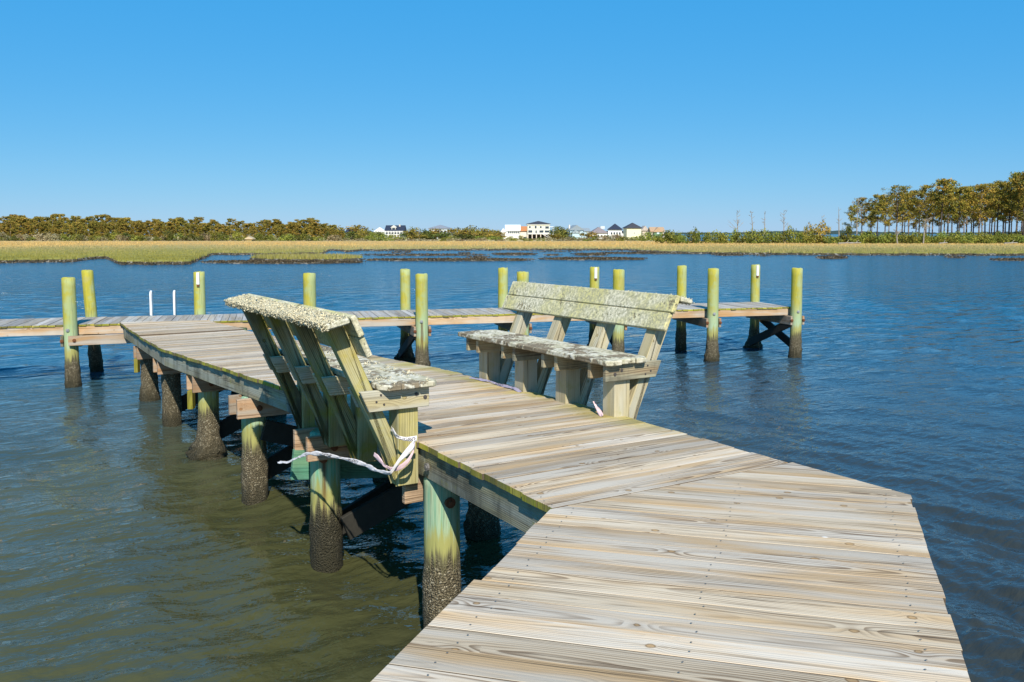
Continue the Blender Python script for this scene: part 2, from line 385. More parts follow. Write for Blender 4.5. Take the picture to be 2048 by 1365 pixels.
def build_water():
    # polar grid round the viewing platform: fine in front, coarse elsewhere, out to the horizon
    r = [0.6]
    while r[-1] < 9000:
        rr = r[-1]
        if rr < 4: d = 0.10
        elif rr < 14: d = 0.0042 * rr
        elif rr < 40: d = 0.0085 * rr
        else: d = 0.0085 * rr * (1 + (rr - 40) / 60)
        r.append(rr + d)
    r = np.array(r)
    fine = np.linspace(-36, 36, 561)
    coarse = np.linspace(36, 324, 73)[1:-1]
    ang = np.radians(np.concatenate([fine, coarse]))
    nr, na = len(r), len(ang)
    X = r[:, None] * np.sin(ang)[None, :]
    Y = r[:, None] * np.cos(ang)[None, :]
    Z = np.zeros_like(X)
    cell = np.gradient(r)[:, None]
    rg = np.random.default_rng(3)
    wl_ = 1 / (1 + np.exp((X + 0.4) / 0.7)); wr_ = 1 / (1 + np.exp(-(X - 1.0) / 0.9))
    far_ = np.clip((Y - 8) / 14, 0, 1)
    zones = [(118, 22, wl_ * (1 - 0.5 * far_), 20), (34, 24, wr_ * (1 - 0.5 * far_), 20), (76, 26, np.clip(1 - (wl_ + wr_) * (1 - 0.6 * far_), 0.15, 1), 20), (60, 34, np.ones_like(X), 12)]
    for zi, (mean, spread, wgt, cnt) in enumerate(zones):
        for i in range(cnt):
            lam = 0.075 * (6.5 ** (rg.random() ** 1.1)) if zi < 3 else 0.5 * (3.2 ** rg.random())
            th = math.radians(mean + rg.normal(0, spread))
            k = 2 * math.pi / lam
            amp = (0.10 if zi < 3 else 0.05) * lam / (2 * math.pi)
            fade = np.clip((lam / 2.4 - cell) / (lam / 2.4), 0, 1)
            Z += amp * fade * wgt * np.sin(k * (X * math.cos(th) + Y * math.sin(th)) + rg.random() * 6.28 + 0.9 * np.sin(0.6 * X + 0.45 * Y + i * 1.3))
    gust = 0.8 + 0.28 * np.sin(0.9 * X - 0.35 * Y + 1.0) * np.sin(0.13 * Y + 0.4 * X) + 0.45 * np.sin(0.33 * X + 0.8) * np.sin(0.21 * Y + 0.3 * X)
    Z *= np.clip(gust, 0.35, 1.3)
    verts = np.stack([X, Y, Z], -1).reshape(-1, 3)
    i = np.arange(nr - 1)[:, None] * na
    j = np.arange(na)[None, :]
    jn = (j + 1) % na
    f = np.stack([i + j, i + na + j, i + na + jn, i + jn], -1).reshape(-1, 4)[:, ::-1]
    cap = np.array([[0, 0, 0.0]])
    verts = np.concatenate([verts, cap])
    tri = [(len(verts) - 1, (k + 1) % na, k) for k in range(na)]
    me = mesh_np('water', verts, f, True)
    o = link('water', me, M['water'])
    tag(o, kind='structure')
    bm = bmesh.new()
    cv = bm.verts.new((0, 0, 0)); ring = [bm.verts.new(tuple(verts[k])) for k in range(na)]
    for k in range(na): bm.faces.new((cv, ring[(k + 1) % na], ring[k]))
    bm.to_mesh(me2 := bpy.data.meshes.new('water_under_platform')); bm.free()
    o2 = link('water', me2, M['water']); tag(o2, kind='structure')
build_water()

# ------------------------------------------------------------------ marsh on the far bank
def pixel_to_ground(u, v, z=0.0):
    """image pixel column u and row v of a point on the bank -> metres"""
    y = 1800 * (CAMZ - z) / (v - 467.0)
    return (u - 1024) / 1800 * y, y

def bank(u):
    """dip of the water's edge of the main marsh"""
    return np.interp(u, [-900, 0, 150, 185, 212, 240, 300, 380, 425, 490, 530, 645, 657, 677, 692, 720, 1000, 1180, 1260, 1290, 1340, 1400, 1640, 2048, 3000],
                     [527, 527, 525, 519, 518.5, 530, 530.5, 530, 511, 511, 511.5, 509.5, 503, 503, 505, 503, 501.5, 501.5, 502, 505, 507, 509, 511.5, 512.5, 512.5])
BARS = [  # first and last image column, image row of far edge, of near edge, grassy
    (395, 735, 521.5, 529.5, 0.0), (497, 728, 513.5, 525.5, 1.0), (520, 660, 511.8, 513.2, 0.0), (720, 1078, 517.5, 524.0, 0.0), (715, 985, 508.5, 512.8, 0.0),
    (775, 830, 504.0, 506.6, 0.0), (910, 950, 505.8, 508.2, 0.0), (930, 985, 514.0, 517.0, 0.0), (980, 1077, 506.0, 512.2, 0.0), (1072, 1300, 515.5, 522.0, 0.0), (1085, 1128, 509.6, 512.0, 0.0),
    (1140, 1222, 506.5, 513.0, 0.0), (1180, 1420, 504.5, 509.5, 0.0), (1052, 1170, 503.0, 505.0, 0.0),
    (1628, 1699, 512.8, 519.8, 0.0), (1420, 1495, 508.8, 512.6, 0.0), (1885, 1935, 514.2, 517.6, 0.0), (1975, 2120, 517.5, 523.5, 0.0), (1500, 1545, 511.5, 513.2, 0.0)]
def wob(u, v, s=1.0):
    return s * (0.5 * np.sin(u * 0.11 + v) + 0.35 * np.sin(u * 0.31 + 2 * v) + 0.3 * np.sin(u * 0.83 + 1.7 * v))
def land(u, v):
    """returns (main land 0..1, bar 0..1, grassy bar)"""
    b = bank(u) + wob(u, 0, 0.8)
    main = np.clip((b - v) / 0.9, 0, 1)
    bar = np.zeros_like(u); gb = np.zeros_like(u)
    for u0, u1, v0, v1, gr in BARS:
        uc, hw = (u0 + u1) / 2, (u1 - u0) / 2
        vc, hh = (v0 + v1) / 2, (v1 - v0) / 2
        t = np.abs((u - uc) / hw)
        w = np.clip(1 - t ** 2.4, 0, 1) ** 0.7
        q = 0.72 * hh * w - np.abs(v - vc - 0.5 - 0.25 * wob(u, v0, 1.0))
        k = np.clip(q / 0.6, 0, 1)
        if gr: gb = np.maximum(gb, k)
        bar = np.maximum(bar, k)
    return main, bar, gb

def marsh_mat():
    g = G('marsh_ground', 0.95, 0.1)
    p = g.pos(); x, y, z = g.sep(p)
    n1 = g.noise(g.scale(p, (0.05, 0.02, 1)), 1.0, 4.0, 0.6)
    n2 = g.noise(g.scale(p, (0.5, 0.12, 1)), 1.0, 4.0, 0.65)
    yy = g.m('ADD', y, g.m('MULTIPLY', g.m('SUBTRACT', n1, 0.5), 70.0))
    c = g.mix(g.step(yy, 105.0, 150.0), (0.24, 0.22, 0.05), (0.34, 0.28, 0.10))
    c = g.mix(g.step(yy, 150.0, 200.0), c, (0.52, 0.33, 0.11))
    c = g.mix(g.step(yy, 235.0, 290.0), c, (0.52, 0.41, 0.2))
    c = g.mix(g.m('MULTIPLY', g.step(n2, 0.45, 0.75), 0.5), c, (0.12, 0.11, 0.045))
    mud = g.mix(n2, (0.035, 0.03, 0.02), (0.10, 0.085, 0.055))
    vo = g.voro(p, 2.5)
    mud = g.mix(g.m('GREATER_THAN', g.sep(vo['Color'])[0], 0.8), mud, (0.22, 0.2, 0.16))
    c = g.mix(g.m('SUBTRACT', 1.0, g.step(z, 0.2, 0.3)), c, mud)
    g.color(c)
    return g.mat
M['marsh'] = marsh_mat()

def build_marsh():
    us = np.arange(-900, 2960, 5.0)
    vs = np.concatenate([np.arange(535, 500, -0.45), np.arange(500, 484, -1.0), np.arange(484, 474, -0.5), np.arange(474, 470.4, -0.4)])
    Ug, Vg = np.meshgrid(us, vs)
    main, bar, gb = land(Ug, Vg)
    Yg = 1800 * CAMZ / (Vg - 467.0)
    Xg = (Ug - 1024) / 1800 * Yg
    rough = 0.05 * np.sin(Xg * 1.7 + 0.3 * Yg) * np.sin(Yg * 0.9) + 0.04 * np.sin(Xg * 3.1)
    sea_behind = np.clip((Yg - 262) / 12, 0, 1) * np.clip((Ug - 1330) / 60, 0, 1)      # open water behind the pine point
    main = main * (1 - sea_behind)
    Z = -0.30 + main * (0.66 + rough) + np.maximum(0, bar * (0.37 + rough * 1.0) + gb * 0.16) * (1 - main)
    verts = np.stack([Xg, Yg, Z], -1).reshape(-1, 3)
    nr, na = Ug.shape
    i = np.arange(nr - 1)[:, None] * na; j = np.arange(na - 1)[None, :]
    f = np.stack([i + j, i + j + 1, i + na + j + 1, i + na + j], -1).reshape(-1, 4)
    zz = Z.reshape(-1)
    f = f[(zz[f] > -0.28).any(1)]
    o = link('marsh_ground', mesh_np('marsh_ground', verts, f, True), M['marsh'])
    tag(o, kind='structure')
build_marsh()

def leaf_mat(name, cols, var=0.25):
    g = G(name, 0.8, 0.15)
    a = g.attr('tone')['Fac']
    r = g.rnd()
    c = g.mix(g.step(a, 0.0, 0.5), cols[0], cols[1])
    c = g.mix(g.step(a, 0.5, 1.0), c, cols[2])
    tv = g.m('MULTIPLY_ADD', r, var * 2, 1 - var)
    tg = g.m('MULTIPLY_ADD', g.m('FRACT', g.m('MULTIPLY', r, 7.7)), var, 1 - var * 0.5)
    c = g.mix(1.0, c, g.xyz(tv, g.m('MULTIPLY', tv, tg), g.m('MULTIPLY', tv, tg)), 'MULTIPLY')
    g.color(c)
    g.b.inputs['Transmission Weight'].default_value = 0
    return g.mat

def tri_blades(P, H, Wd, lean, tone, name, mat):
    n = len(P)
    th = RNG.random(n) * 6.283
    dx = np.stack([np.cos(th), np.sin(th), np.zeros(n)], -1) * Wd[:, None] * 0.5
    ln = np.stack([RNG.normal(0, 1, n), RNG.normal(0, 1, n), np.zeros(n)], -1) * (lean * H)[:, None]
    v = np.empty((n, 3, 3))
    v[:, 0] = P - dx; v[:, 1] = P + dx
    v[:, 2] = P + ln; v[:, 2, 2] += H
    f = np.arange(n * 3).reshape(n, 3)
    me = mesh_np(name, v.reshape(-1, 3), f)
    at = me.attributes.new('tone', 'FLOAT', 'POINT')
    at.data.foreach_set('value', np.repeat(tone, 3).astype(np.float32))
    return link(name, me, mat)

def grass_mat():
    g = G('marsh_grass', 0.85, 0.1)
    a = g.attr('tone')['Fac']
    c = g.mix(g.step(a, 0.0, 0.28), (0.13, 0.125, 0.028), (0.285, 0.26, 0.055))
    c = g.mix(g.step(a, 0.28, 0.5), c, (0.29, 0.255, 0.115))
    c = g.mix(g.step(a, 0.5, 0.75), c, (0.50, 0.36, 0.14))
    c = g.mix(g.step(a, 0.8, 1.0), c, (0.60, 0.36, 0.11))
    g.color(c)
    return g.mat
M['grass'] = grass_mat()

def build_grass():
    n = 330000
    u = RNG.uniform(-500, 2560, n); v = 486 + (532 - 486) * RNG.random(n) ** 0.85
    main, bar, gb = land(u, v)
    keep = (main > 0.95) | (gb > 0.8)
    u, v = u[keep], v[keep]
    y = 1800 * (CAMZ - 0.3) / (v - 467.0) * (1 + 0.0 * u)
    y = 1800 * CAMZ / (v - 467.0)
    x = (u - 1024) / 1800 * y
    P = np.stack([x, y, np.full_like(x, 0.2)], -1)
    band = 0.30 * np.sin(x * 0.05 + 1.0) + 0.25 * np.sin(x * 0.13 + y * 0.04) + 0.2 * np.sin(x * 0.31 + 0.1 * y)
    tone = np.interp(y + 26 * band, [70, 95, 118, 145, 175, 260], [0.24, 0.36, 0.48, 0.60, 0.84, 0.78])
    bright = np.exp(-((v - np.minimum(bank(u), 526)) / 5.0) ** 2) * (0.5 + 0.5 * np.sin(u * 0.023 + 0.9) + 0.3 * np.sin(u * 0.07)) * (u < 760)
    tone = np.clip(tone - 0.10 * np.clip(bright, 0, 1) + RNG.normal(0, 0.10, len(u)), 0, 1)
    H = RNG.uniform(0.22, 0.5, len(u)) * (0.85 + 0.3 * band)
    o = tri_blades(P, H, RNG.uniform(0.05, 0.13, len(u)) * np.clip(y / 90, 0.8, 2.4), 0.22, tone, 'marsh_grass', M['grass'])
    tag(o, 'olive and tan marsh grass covering the far bank', 'grass', kind='stuff')
    # oyster clumps on the bars and along the muddy edge
    n = 150000
    u = RNG.uniform(-300, 2350, n); v = RNG.uniform(501, 534, n)
    main, bar, gb = land(u, v)
    edge = (main > 0.05) & (v > bank(u) - 5.0 * (0.6 + 0.4 * np.sin(u * 0.05)) * np.clip((v - 495) / 30, 0.25, 1))
    keep = ((bar > 0.35) & (gb < 0.4) & (main < 0.5)) | edge
    u, v = u[keep], v[keep]
    y = 1800 * CAMZ / (v - 467.0); x = (u - 1024) / 1800 * y
    m2, b2, g2 = land(u, v)
    z = np.where(m2 > 0.3, 0.14, 0.02 + 0.1 * b2)
    P = np.stack([x, y, z], -1)
    tone = np.clip(RNG.normal(0.3, 0.25, len(u)), 0, 1)
    g = G('oyster_shell', 0.95, 0.1)
    a = g.attr('tone')['Fac']
    c = g.mix(g.step(a, 0.0, 0.6), (0.035, 0.028, 0.018), (0.13, 0.10, 0.06))
    c = g.mix(g.step(a, 0.7, 1.0), c, (0.30, 0.26, 0.2))
    g.color(c)
    o = tri_blades(P, RNG.uniform(0.03, 0.12, len(u)), RNG.uniform(0.12, 0.35, len(u)), 0.4, tone, 'oyster_shells', g.mat)
    tag(o, 'dark oyster clumps along the muddy water edge', 'oysters', kind='stuff')
build_grass()

# ------------------------------------------------------------------ vegetation
def leaves_mesh(centres, radii, per, size, name, rg, flatten=0.8, toneb=0.0):
    """many small leaf faces spread in clumps"""
    C = np.repeat(np.asarray(centres), per, 0); R = np.repeat(np.asarray(radii), per)
    n = len(C)
    d = rg.normal(0, 1, (n, 3)); d /= np.linalg.norm(d, axis=1)[:, None]
    rad = R * rg.random(n) ** 0.5
    P = C + d * rad[:, None] * np.array([1, 1, flatten])
    a = rg.normal(0, 1, (n, 3)); a /= np.linalg.norm(a, axis=1)[:, None]
    b = np.cross(a, rg.normal(0, 1, (n, 3))); b /= np.linalg.norm(b, axis=1)[:, None]
    s = size * rg.uniform(0.6, 1.4, n)
    v = np.empty((n, 3, 3))
    v[:, 0] = P + a * s[:, None]; v[:, 1] = P - a * s[:, None] * 0.5 + b * s[:, None] * 0.6; v[:, 2] = P - a * s[:, None] * 0.5 - b * s[:, None] * 0.6
    me = mesh_np(name, v.reshape(-1, 3), np.arange(n * 3).reshape(n, 3))
    ct = rg.random(len(centres))
    tone = np.clip(np.repeat(ct, per) * 0.7 + rg.random(n) * 0.35 + toneb, 0, 1)
    at = me.attributes.new('tone', 'FLOAT', 'POINT')
    at.data.foreach_set('value', np.repeat(tone, 3).astype(np.float32))
    return me

def limb(bm, p0, p1, r0, r1, n=6, bend=None):
    p0, p1 = Vector(p0), Vector(p1)
    pts = [p0, p1] if bend is None else [p0, (p0 + p1) / 2 + Vector(bend), p1]
    rr = [r0, r1] if bend is None else [r0, (r0 + r1) / 2, r1]
    prev = None
    for k, (p, r) in enumerate(zip(pts, rr)):
        d = (pts[min(k + 1, len(pts) - 1)] - pts[max(k - 1, 0)]).normalized()
        q = d.to_track_quat('Z', 'Y')
        ring = [bm.verts.new(p + q @ Vector((r * math.cos(6.2832 * i / n), r * math.sin(6.2832 * i / n), 0))) for i in range(n)]
        if prev:
            for i in range(n): bm.faces.new((prev[i], prev[(i + 1) % n], ring[(i + 1) % n], ring[i]))
        else: bm.faces.new(ring[::-1])
        prev = ring
    bm.faces.new(prev)

def bm_mesh(bm, name, smooth=False):
    me = bpy.data.meshes.new(name)
    bmesh.ops.recalc_face_normals(bm, faces=bm.faces)
    bm.to_mesh(me); bm.free()
    if smooth: me.polygons.foreach_set('use_smooth', np.ones(len(me.polygons), dtype=bool))
    return me

M['bark'] = flat('pine_bark', (0.19, 0.145, 0.115), 0.95, 0.1, 0.35, 6)
M['bark_dark'] = flat('dark_bark', (0.075, 0.06, 0.05), 0.95, 0.1, 0.35, 6)
M['dead'] = flat('grey_deadwood', (0.30, 0.27, 0.23), 0.95, 0.1, 0.25, 4)
M['pine_leaf'] = leaf_mat('pine_needles', ((0.075, 0.09, 0.015), (0.22, 0.19, 0.03), (0.42, 0.27, 0.045)), 0.22)
M['wood_leaf'] = leaf_mat('scrub_pine_needles', ((0.085, 0.095, 0.018), (0.23, 0.185, 0.032), (0.38, 0.24, 0.05)), 0.16)
M['live_leaf'] = leaf_mat('evergreen_leaves', ((0.04, 0.06, 0.016), (0.09, 0.11, 0.022), (0.19, 0.18, 0.035)), 0.25)
M['shrub_leaf'] = leaf_mat('shrub_leaves', ((0.06, 0.085, 0.016), (0.16, 0.18, 0.028), (0.31, 0.29, 0.05)), 0.25)
M['tan_leaf'] = leaf_mat('dry_scrub', ((0.12, 0.10, 0.05), (0.26, 0.21, 0.10), (0.38, 0.32, 0.2)), 0.2)

def pine_meshes(seed, h, crown_from, spread, per=13, leaf=0.34, clumps=52):
    rg = np.random.default_rng(seed)
    bm = bmesh.new()
    bend = rg.normal(0, 0.02 * h, 2)
    top = Vector((bend[0], bend[1], h * 0.93))
    mid = Vector((bend[0] * 0.2 + rg.normal(0, 0.12), bend[1] * 0.2, h * 0.5))
    r0 = 0.0125 * h + 0.03
    limb(bm, (0, 0, -0.3), mid, r0, r0 * 0.72, 7)
    limb(bm, mid, top, r0 * 0.72, r0 * 0.25, 7)
    cents, rads = [], []
    nb = 15
    for k in range(nb):
        f = crown_from + (0.97 - crown_from) * (k / (nb - 1)) ** 0.9
        base = mid.lerp(top, max(0, (f * h - h * 0.5) / (h * 0.43))) if f > 0.5 else Vector((0, 0, 0)).lerp(mid, f / 0.5)
        rel = (f - crown_from) / (1 - crown_from)
        reach = spread * (0.55 + 0.6 * math.sin(math.pi * min(1, 0.25 + rel * 0.75))) * rg.uniform(0.55, 1.1)
        a = k * 2.4 + rg.normal(0, 0.4)
        tip = base + Vector((math.cos(a) * reach, math.sin(a) * reach, reach * rg.uniform(0.15, 0.6)))
        if tip.z > h: tip.z = h
        limb(bm, base, tip, r0 * 0.28, 0.03, 4, (0, 0, -0.06 * reach))
        m = max(2, int(clumps / nb))
        for q in range(m):
            t = rg.uniform(0.45, 1.05)
            c = base.lerp(tip, t) + Vector(rg.normal(0, 0.16 * spread, 3))
            cents.append((c.x, c.y, min(c.z + 0.15, h))); rads.append(rg.uniform(0.24, 0.46) * spread * 0.75)
    for q in range(3):       # dead stubs under the crown
        f = rg.uniform(crown_from * 0.55, crown_from); a = rg.random() * 6.28
        b0 = Vector((0, 0, 0)).lerp(mid, min(1, f / 0.5))
        limb(bm, b0, b0 + Vector((math.cos(a) * 0.9, math.sin(a) * 0.9, 0.3)), 0.04, 0.015, 4)
    return bm_mesh(bm, 'trunk', True), leaves_mesh(cents, rads, per, leaf, 'crown', rg, 0.6)

def bush_mesh(seed, w, h, leaf=0.22, clumps=26, per=16, name='shrub'):
    rg = np.random.default_rng(seed)
    cents, rads = [], []
    for k in range(clumps):
        a = rg.random() * 6.28; rr = w / 2 * rg.random() ** 0.6 * 0.85
        zz = h * rg.uniform(0.08, 0.82) * (1 - 0.45 * (rr / (w / 2)) ** 2)
        cents.append((math.cos(a) * rr, math.sin(a) * rr * 0.8, zz)); rads.append(rg.uniform(0.14, 0.26) * min(w, h * 1.3))
    return leaves_mesh(cents, rads, per, leaf, name, rg, 0.8)

def tree(root_name, tm, cm, tmat, cmat, loc, s, rz, label, cat, group):
    e = empty(root_name, loc, rz); e.scale = (s, s, s)
    tag(e, label, cat, group)
    link('trunk', tm, tmat, e); link('crown', cm, cmat, e)
    return e

R0 = random.Random(5)
# the pine point on the right
PV = [pine_meshes(100 + i, 15.0, 0.34 + 0.05 * (i % 4), 2.75 + 0.45 * (i % 3), 27, 0.22, 108) for i in range(8)]
# image column, image row of the crown top, distance
RP = [(1700, 413, 205), (1722, 398, 215), (1738, 408, 222), (1752, 392, 212), (1768, 396, 226), (1790, 375, 214), (1802, 388, 224), (1815, 385, 232),
      (1836, 384, 212), (1850, 374, 220), (1862, 390, 230), (1879, 362, 210), (1893, 366, 222), (1902, 382, 234), (1916, 377, 214), (1931, 376, 226),
      (1944, 388, 236), (1955, 374, 212), (1968, 372, 228), (1980, 384, 238), (1992, 368, 214), (2004, 366, 224), (2015, 362, 212), (2030, 350, 218), (2044, 346, 206),
      (2062, 352, 216), (2080, 350, 224), (2100, 356, 212), (1876, 400, 240), (1926, 396, 244), (1976, 394, 243), (2020, 390, 245), (1830, 402, 242), (2055, 385, 240), (2120, 350, 220), (2140, 360, 232),
      (1776, 402, 244), (1806, 404, 246), (1856, 398, 248), (1886, 388, 246), (1912, 398, 250), (1940, 392, 247), (1962, 396, 250), (1986, 388, 248), (2008, 386, 250), (2040, 378, 247), (1742, 416, 240), (2068, 384, 248)]
for k, (u, vt, y) in enumerate(RP):
    tm, cm = PV[k % 8]
    hgt = (CAMZ - 0.3) - (vt - 467) / 1800 * y
    e = tree('pine_tree', tm, cm, M['bark'] if k % 3 else M['bark_dark'], M['pine_leaf'], ((u - 1024) / 1800 * y, y, 0.3), hgt / 15.0, R0.random() * 6.28,
             {0: 'small leftmost pine of the grove, leaning over the broken snag', 11: 'tall pine rising above its neighbours near the middle of the grove', 24: 'tallest broad-crowned pine at the right edge of the grove'}.get(k, 'tall bare-trunked pine in the grove at right'), 'pine tree', 'pines standing on the point at right')
# leafless dead trees
def dead_mesh(seed, h, spread, nb):
    rg = np.random.default_rng(seed); bm = bmesh.new()
    k1 = Vector((rg.normal(0, 0.15), 0, h * 0.55)); top = Vector((k1.x + rg.normal(0, 0.3), rg.normal(0, 0.2), h))
    limb(bm, (0, 0, -0.3), k1, 0.16, 0.11, 6); limb(bm, k1, top, 0.11, 0.03, 6)
    for k in range(nb):
        f = rg.uniform(0.42, 0.98); a = rg.random() * 6.28
        b0 = k1.lerp(top, (f * h - k1.z) / (h - k1.z)) if f * h > k1.z else Vector((0, 0, 0)).lerp(k1, f / 0.55)
        ln = spread * rg.uniform(0.4, 1.0) * (1.15 - 0.5 * f)
        t = b0 + Vector((math.cos(a) * ln, math.sin(a) * ln * 0.6, ln * rg.uniform(0.3, 0.9)))
        limb(bm, b0, t, 0.06, 0.03, 4, (0, 0, -0.08 * ln))
        for q in range(3):
            t2 = b0.lerp(t, rg.uniform(0.4, 0.95)); a2 = a + rg.normal(0, 0.9)
            limb(bm, t2, t2 + Vector((math.cos(a2) * ln * 0.45, math.sin(a2) * ln * 0.3, ln * rg.uniform(0.1, 0.45))), 0.032, 0.016, 3)
    return bm_mesh(bm, 'dead_tree')
for k, (u, vt, y, sp, nb, lab) in enumerate([
        (1474, 426, 250, 2.6, 12, 'wide-branched leafless dead tree, leftmost of the bare ones behind the marsh shrubs'),
        (1503, 423, 205, 0.9, 8, 'slim pale leafless trunk rooted in front of the shrubs, second bare tree from the left'),
        (1528, 426, 250, 1.6, 8, 'thin leafless dead tree leaning, third bare tree from the left'),
        (1567, 421, 235, 1.9, 11, 'tallest leafless dead tree with forked top, in the gap left of the pines'),
        (1576, 445, 225, 0.6, 6, 'short slender bare snag close beside the forked dead tree'),
        (1642, 432, 215, 1.3, 8, 'leafless twiggy dead tree above a round shrub, between the bare trees and the pines'),
        (1677, 415, 205, 0.8, 7, 'stout broken snag with stub branches at the left edge of the pine grove'),
        (1712, 396, 204, 1.4, 10, 'bare dead pine among the first pines of the grove'),
        (1845, 438, 198, 2.2, 14, 'bleached many-branched dead tree in front of the pine trunks'),
        (1794, 462, 192, 1.5, 10, 'low bleached dead sapling standing on the grass before the pine grove')]):
    hgt = (CAMZ - 0.3) - (vt - 467) / 1800 * y
    o = link('dead_tree', dead_mesh(300 + k, hgt, sp, nb), M['dead'])
    o.location = ((u - 1024) / 1800 * y, y, 0.3); tag(o, lab, 'dead tree', 'leafless dead trees on the point')

BV = [bush_mesh(200 + i, 4.6, 2.3 + 0.4 * (i % 3), 0.2, 30, 18) for i in range(6)]
TV = [bush_mesh(230 + i, 4.0, 1.7, 0.2, 20, 14) for i in range(3)]
def shrub(u, y, w, h, mesh, mat, label, group, name='shrub', w0=4.6, h0=2.7):
    o = link(name, mesh, mat)
    o.location = ((u - 1024) / 1800 * y, y, 0.26); o.rotation_euler = (0, 0, R0.random() * 6.28)
    s = w / w0; o.scale = (s, s, h / h0)
    if mat is not mesh.materials[0]:
        o.material_slots[0].link = 'OBJECT'; o.material_slots[0].material = mat
    tag(o, label, 'shrub', group)
    return o
for k in range(64):      # hedge of shrubs along the right bank
    u = 1330 + (2120 - 1330) * (k + R0.uniform(-0.3, 0.3)) / 63
    y = R0.uniform(196, 206)
    h = R0.uniform(1.9, 3.0) if u > 1600 else R0.uniform(2.5, 3.9)
    m = M['shrub_leaf'] if R0.random() < 0.85 else M['tan_leaf']
    shrub(u, y, R0.uniform(3.2, 5.4), h, BV[k % 6], M['shrub_leaf'], 'low green shrub in the hedge along the right bank', 'shrubs along the right bank')
for k in range(40):      # taller undergrowth between the pine trunks
    u = 1715 + 400 * (k + R0.uniform(-0.3, 0.3)) / 40
    shrub(u, R0.uniform(206, 216), R0.uniform(3.5, 5.5), R0.uniform(1.9, 3.0), BV[k % 6], M['shrub_leaf'] if k % 4 else M['live_leaf'], 'green undergrowth between the trunks of the pine grove', 'undergrowth of the pine grove')
shrub(1693, 200, 4.4, 4.4, BV[1], M['live_leaf'], 'dark conical evergreen bush below the left edge of the pine grove', None, 'shrub')
shrub(1642, 200, 5.5, 4.6, BV[2], M['wood_leaf'], 'large rusty-green bush under the twiggy dead tree', None, 'shrub')
shrub(1615, 203, 3.8, 4.9, BV[4], M['wood_leaf'], 'upright loose bush just left of the rusty-green bush', None, 'shrub')
for k, (u, ln, ang) in enumerate([(1690, 3.4, 0.2), (1708, 2.6, -0.3), (1885, 2.6, 0.5), (2020, 3.0, 0.1)]):
    bm = bmesh.new(); limb(bm, (-ln / 2, 0, 0.15), (ln / 2, 0, 0.3), 0.17, 0.1, 6); limb(bm, (0.2, 0, 0.25), (0.9, 0.2, 0.9), 0.07, 0.03, 5)
    o = link('driftwood_log', bm_mesh(bm, 'driftwood_log'), M['dead']); o.location = ((u - 1024) / 1800 * 191, 191, 0.33); o.rotation_euler = (0, 0, ang)
    tag(o, ['long pale driftwood log lying left of the dark conical bush', 'shorter pale driftwood log just right of the conical bush', 'driftwood log beside the bleached dead tree', 'driftwood log at the foot of the rightmost pines'][k], 'driftwood')

# the wood on the left
WV = [pine_meshes(400 + i, 8.5, 0.12 + 0.06 * (i % 3), 2.2, 34, 0.22, 90) for i in range(8)]
WT = lambda u: np.interp(u, [-60, 0, 90, 200, 300, 420, 480, 540, 600, 640, 690], [437, 437, 436, 438, 440, 443, 446, 444, 443, 445, 456])
k = 0
for row, (y, n) in enumerate([(276, 62), (286, 58), (298, 56)]):
    for q in range(n):
        u = -50 + 750 * (q + R0.uniform(-0.4, 0.4)) / n
        top = WT(u) + R0.uniform(-5, 10) + (4 - 3 * row)
        if row == 0: top += R0.uniform(0, 12)
        hgt = (CAMZ - 0.3) - (top - 467) / 1800 * y
        tm, cm = WV[k % 8]
        rust = R0.random() < (0.72 if u < 400 else 0.3)
        e = tree('scrub_pine', tm, cm, M['bark'], M['wood_leaf'], ((u - 1024) / 1800 * y, y, 0.3), hgt / 8.5, R0.random() * 6.28,
             'rusty green pine in the long wood behind the left marsh' if rust else 'dark green pine near the right end of the left wood', 'pine tree', 'pines of the wood at left')
        if not rust:
            c = e.children[1]; c.material_slots[0].link = 'OBJECT'; c.material_slots[0].material = M['live_leaf']
        k += 1
for q in range(62):
    u = -40 + 730 * (q + R0.uniform(-0.4, 0.4)) / 62
    kind = R0.random()
    m = M['tan_leaf'] if kind < 0.28 else (M['live_leaf'] if kind < 0.5 else M['shrub_leaf'])
    shrub(u, R0.uniform(264, 271), R0.uniform(3.2, 6.0), R0.uniform(1.4, 3.2), BV[q % 6], m, 'low shrub at the foot of the left wood', 'shrubs at the foot of the left wood')

# ------------------------------------------------------------------ houses beyond the marsh
def box_bm(bm, x0, x1, y0, y1, z0, z1):
    vs = [bm.verts.new(p) for p in ((x0, y0, z0), (x1, y0, z0), (x1, y1, z0), (x0, y1, z0), (x0, y0, z1), (x1, y0, z1), (x1, y1, z1), (x0, y1, z1))]
    for f in ((0, 3, 2, 1), (4, 5, 6, 7), (0, 1, 5, 4), (1, 2, 6, 5), (2, 3, 7, 6), (3, 0, 4, 7)): bm.faces.new([vs[i] for i in f])

def boxes(name, L, mat, parent):
    bm = bmesh.new()
    for b in L: box_bm(bm, *b)
    return link(name, bm_mesh(bm, name), mat, parent)

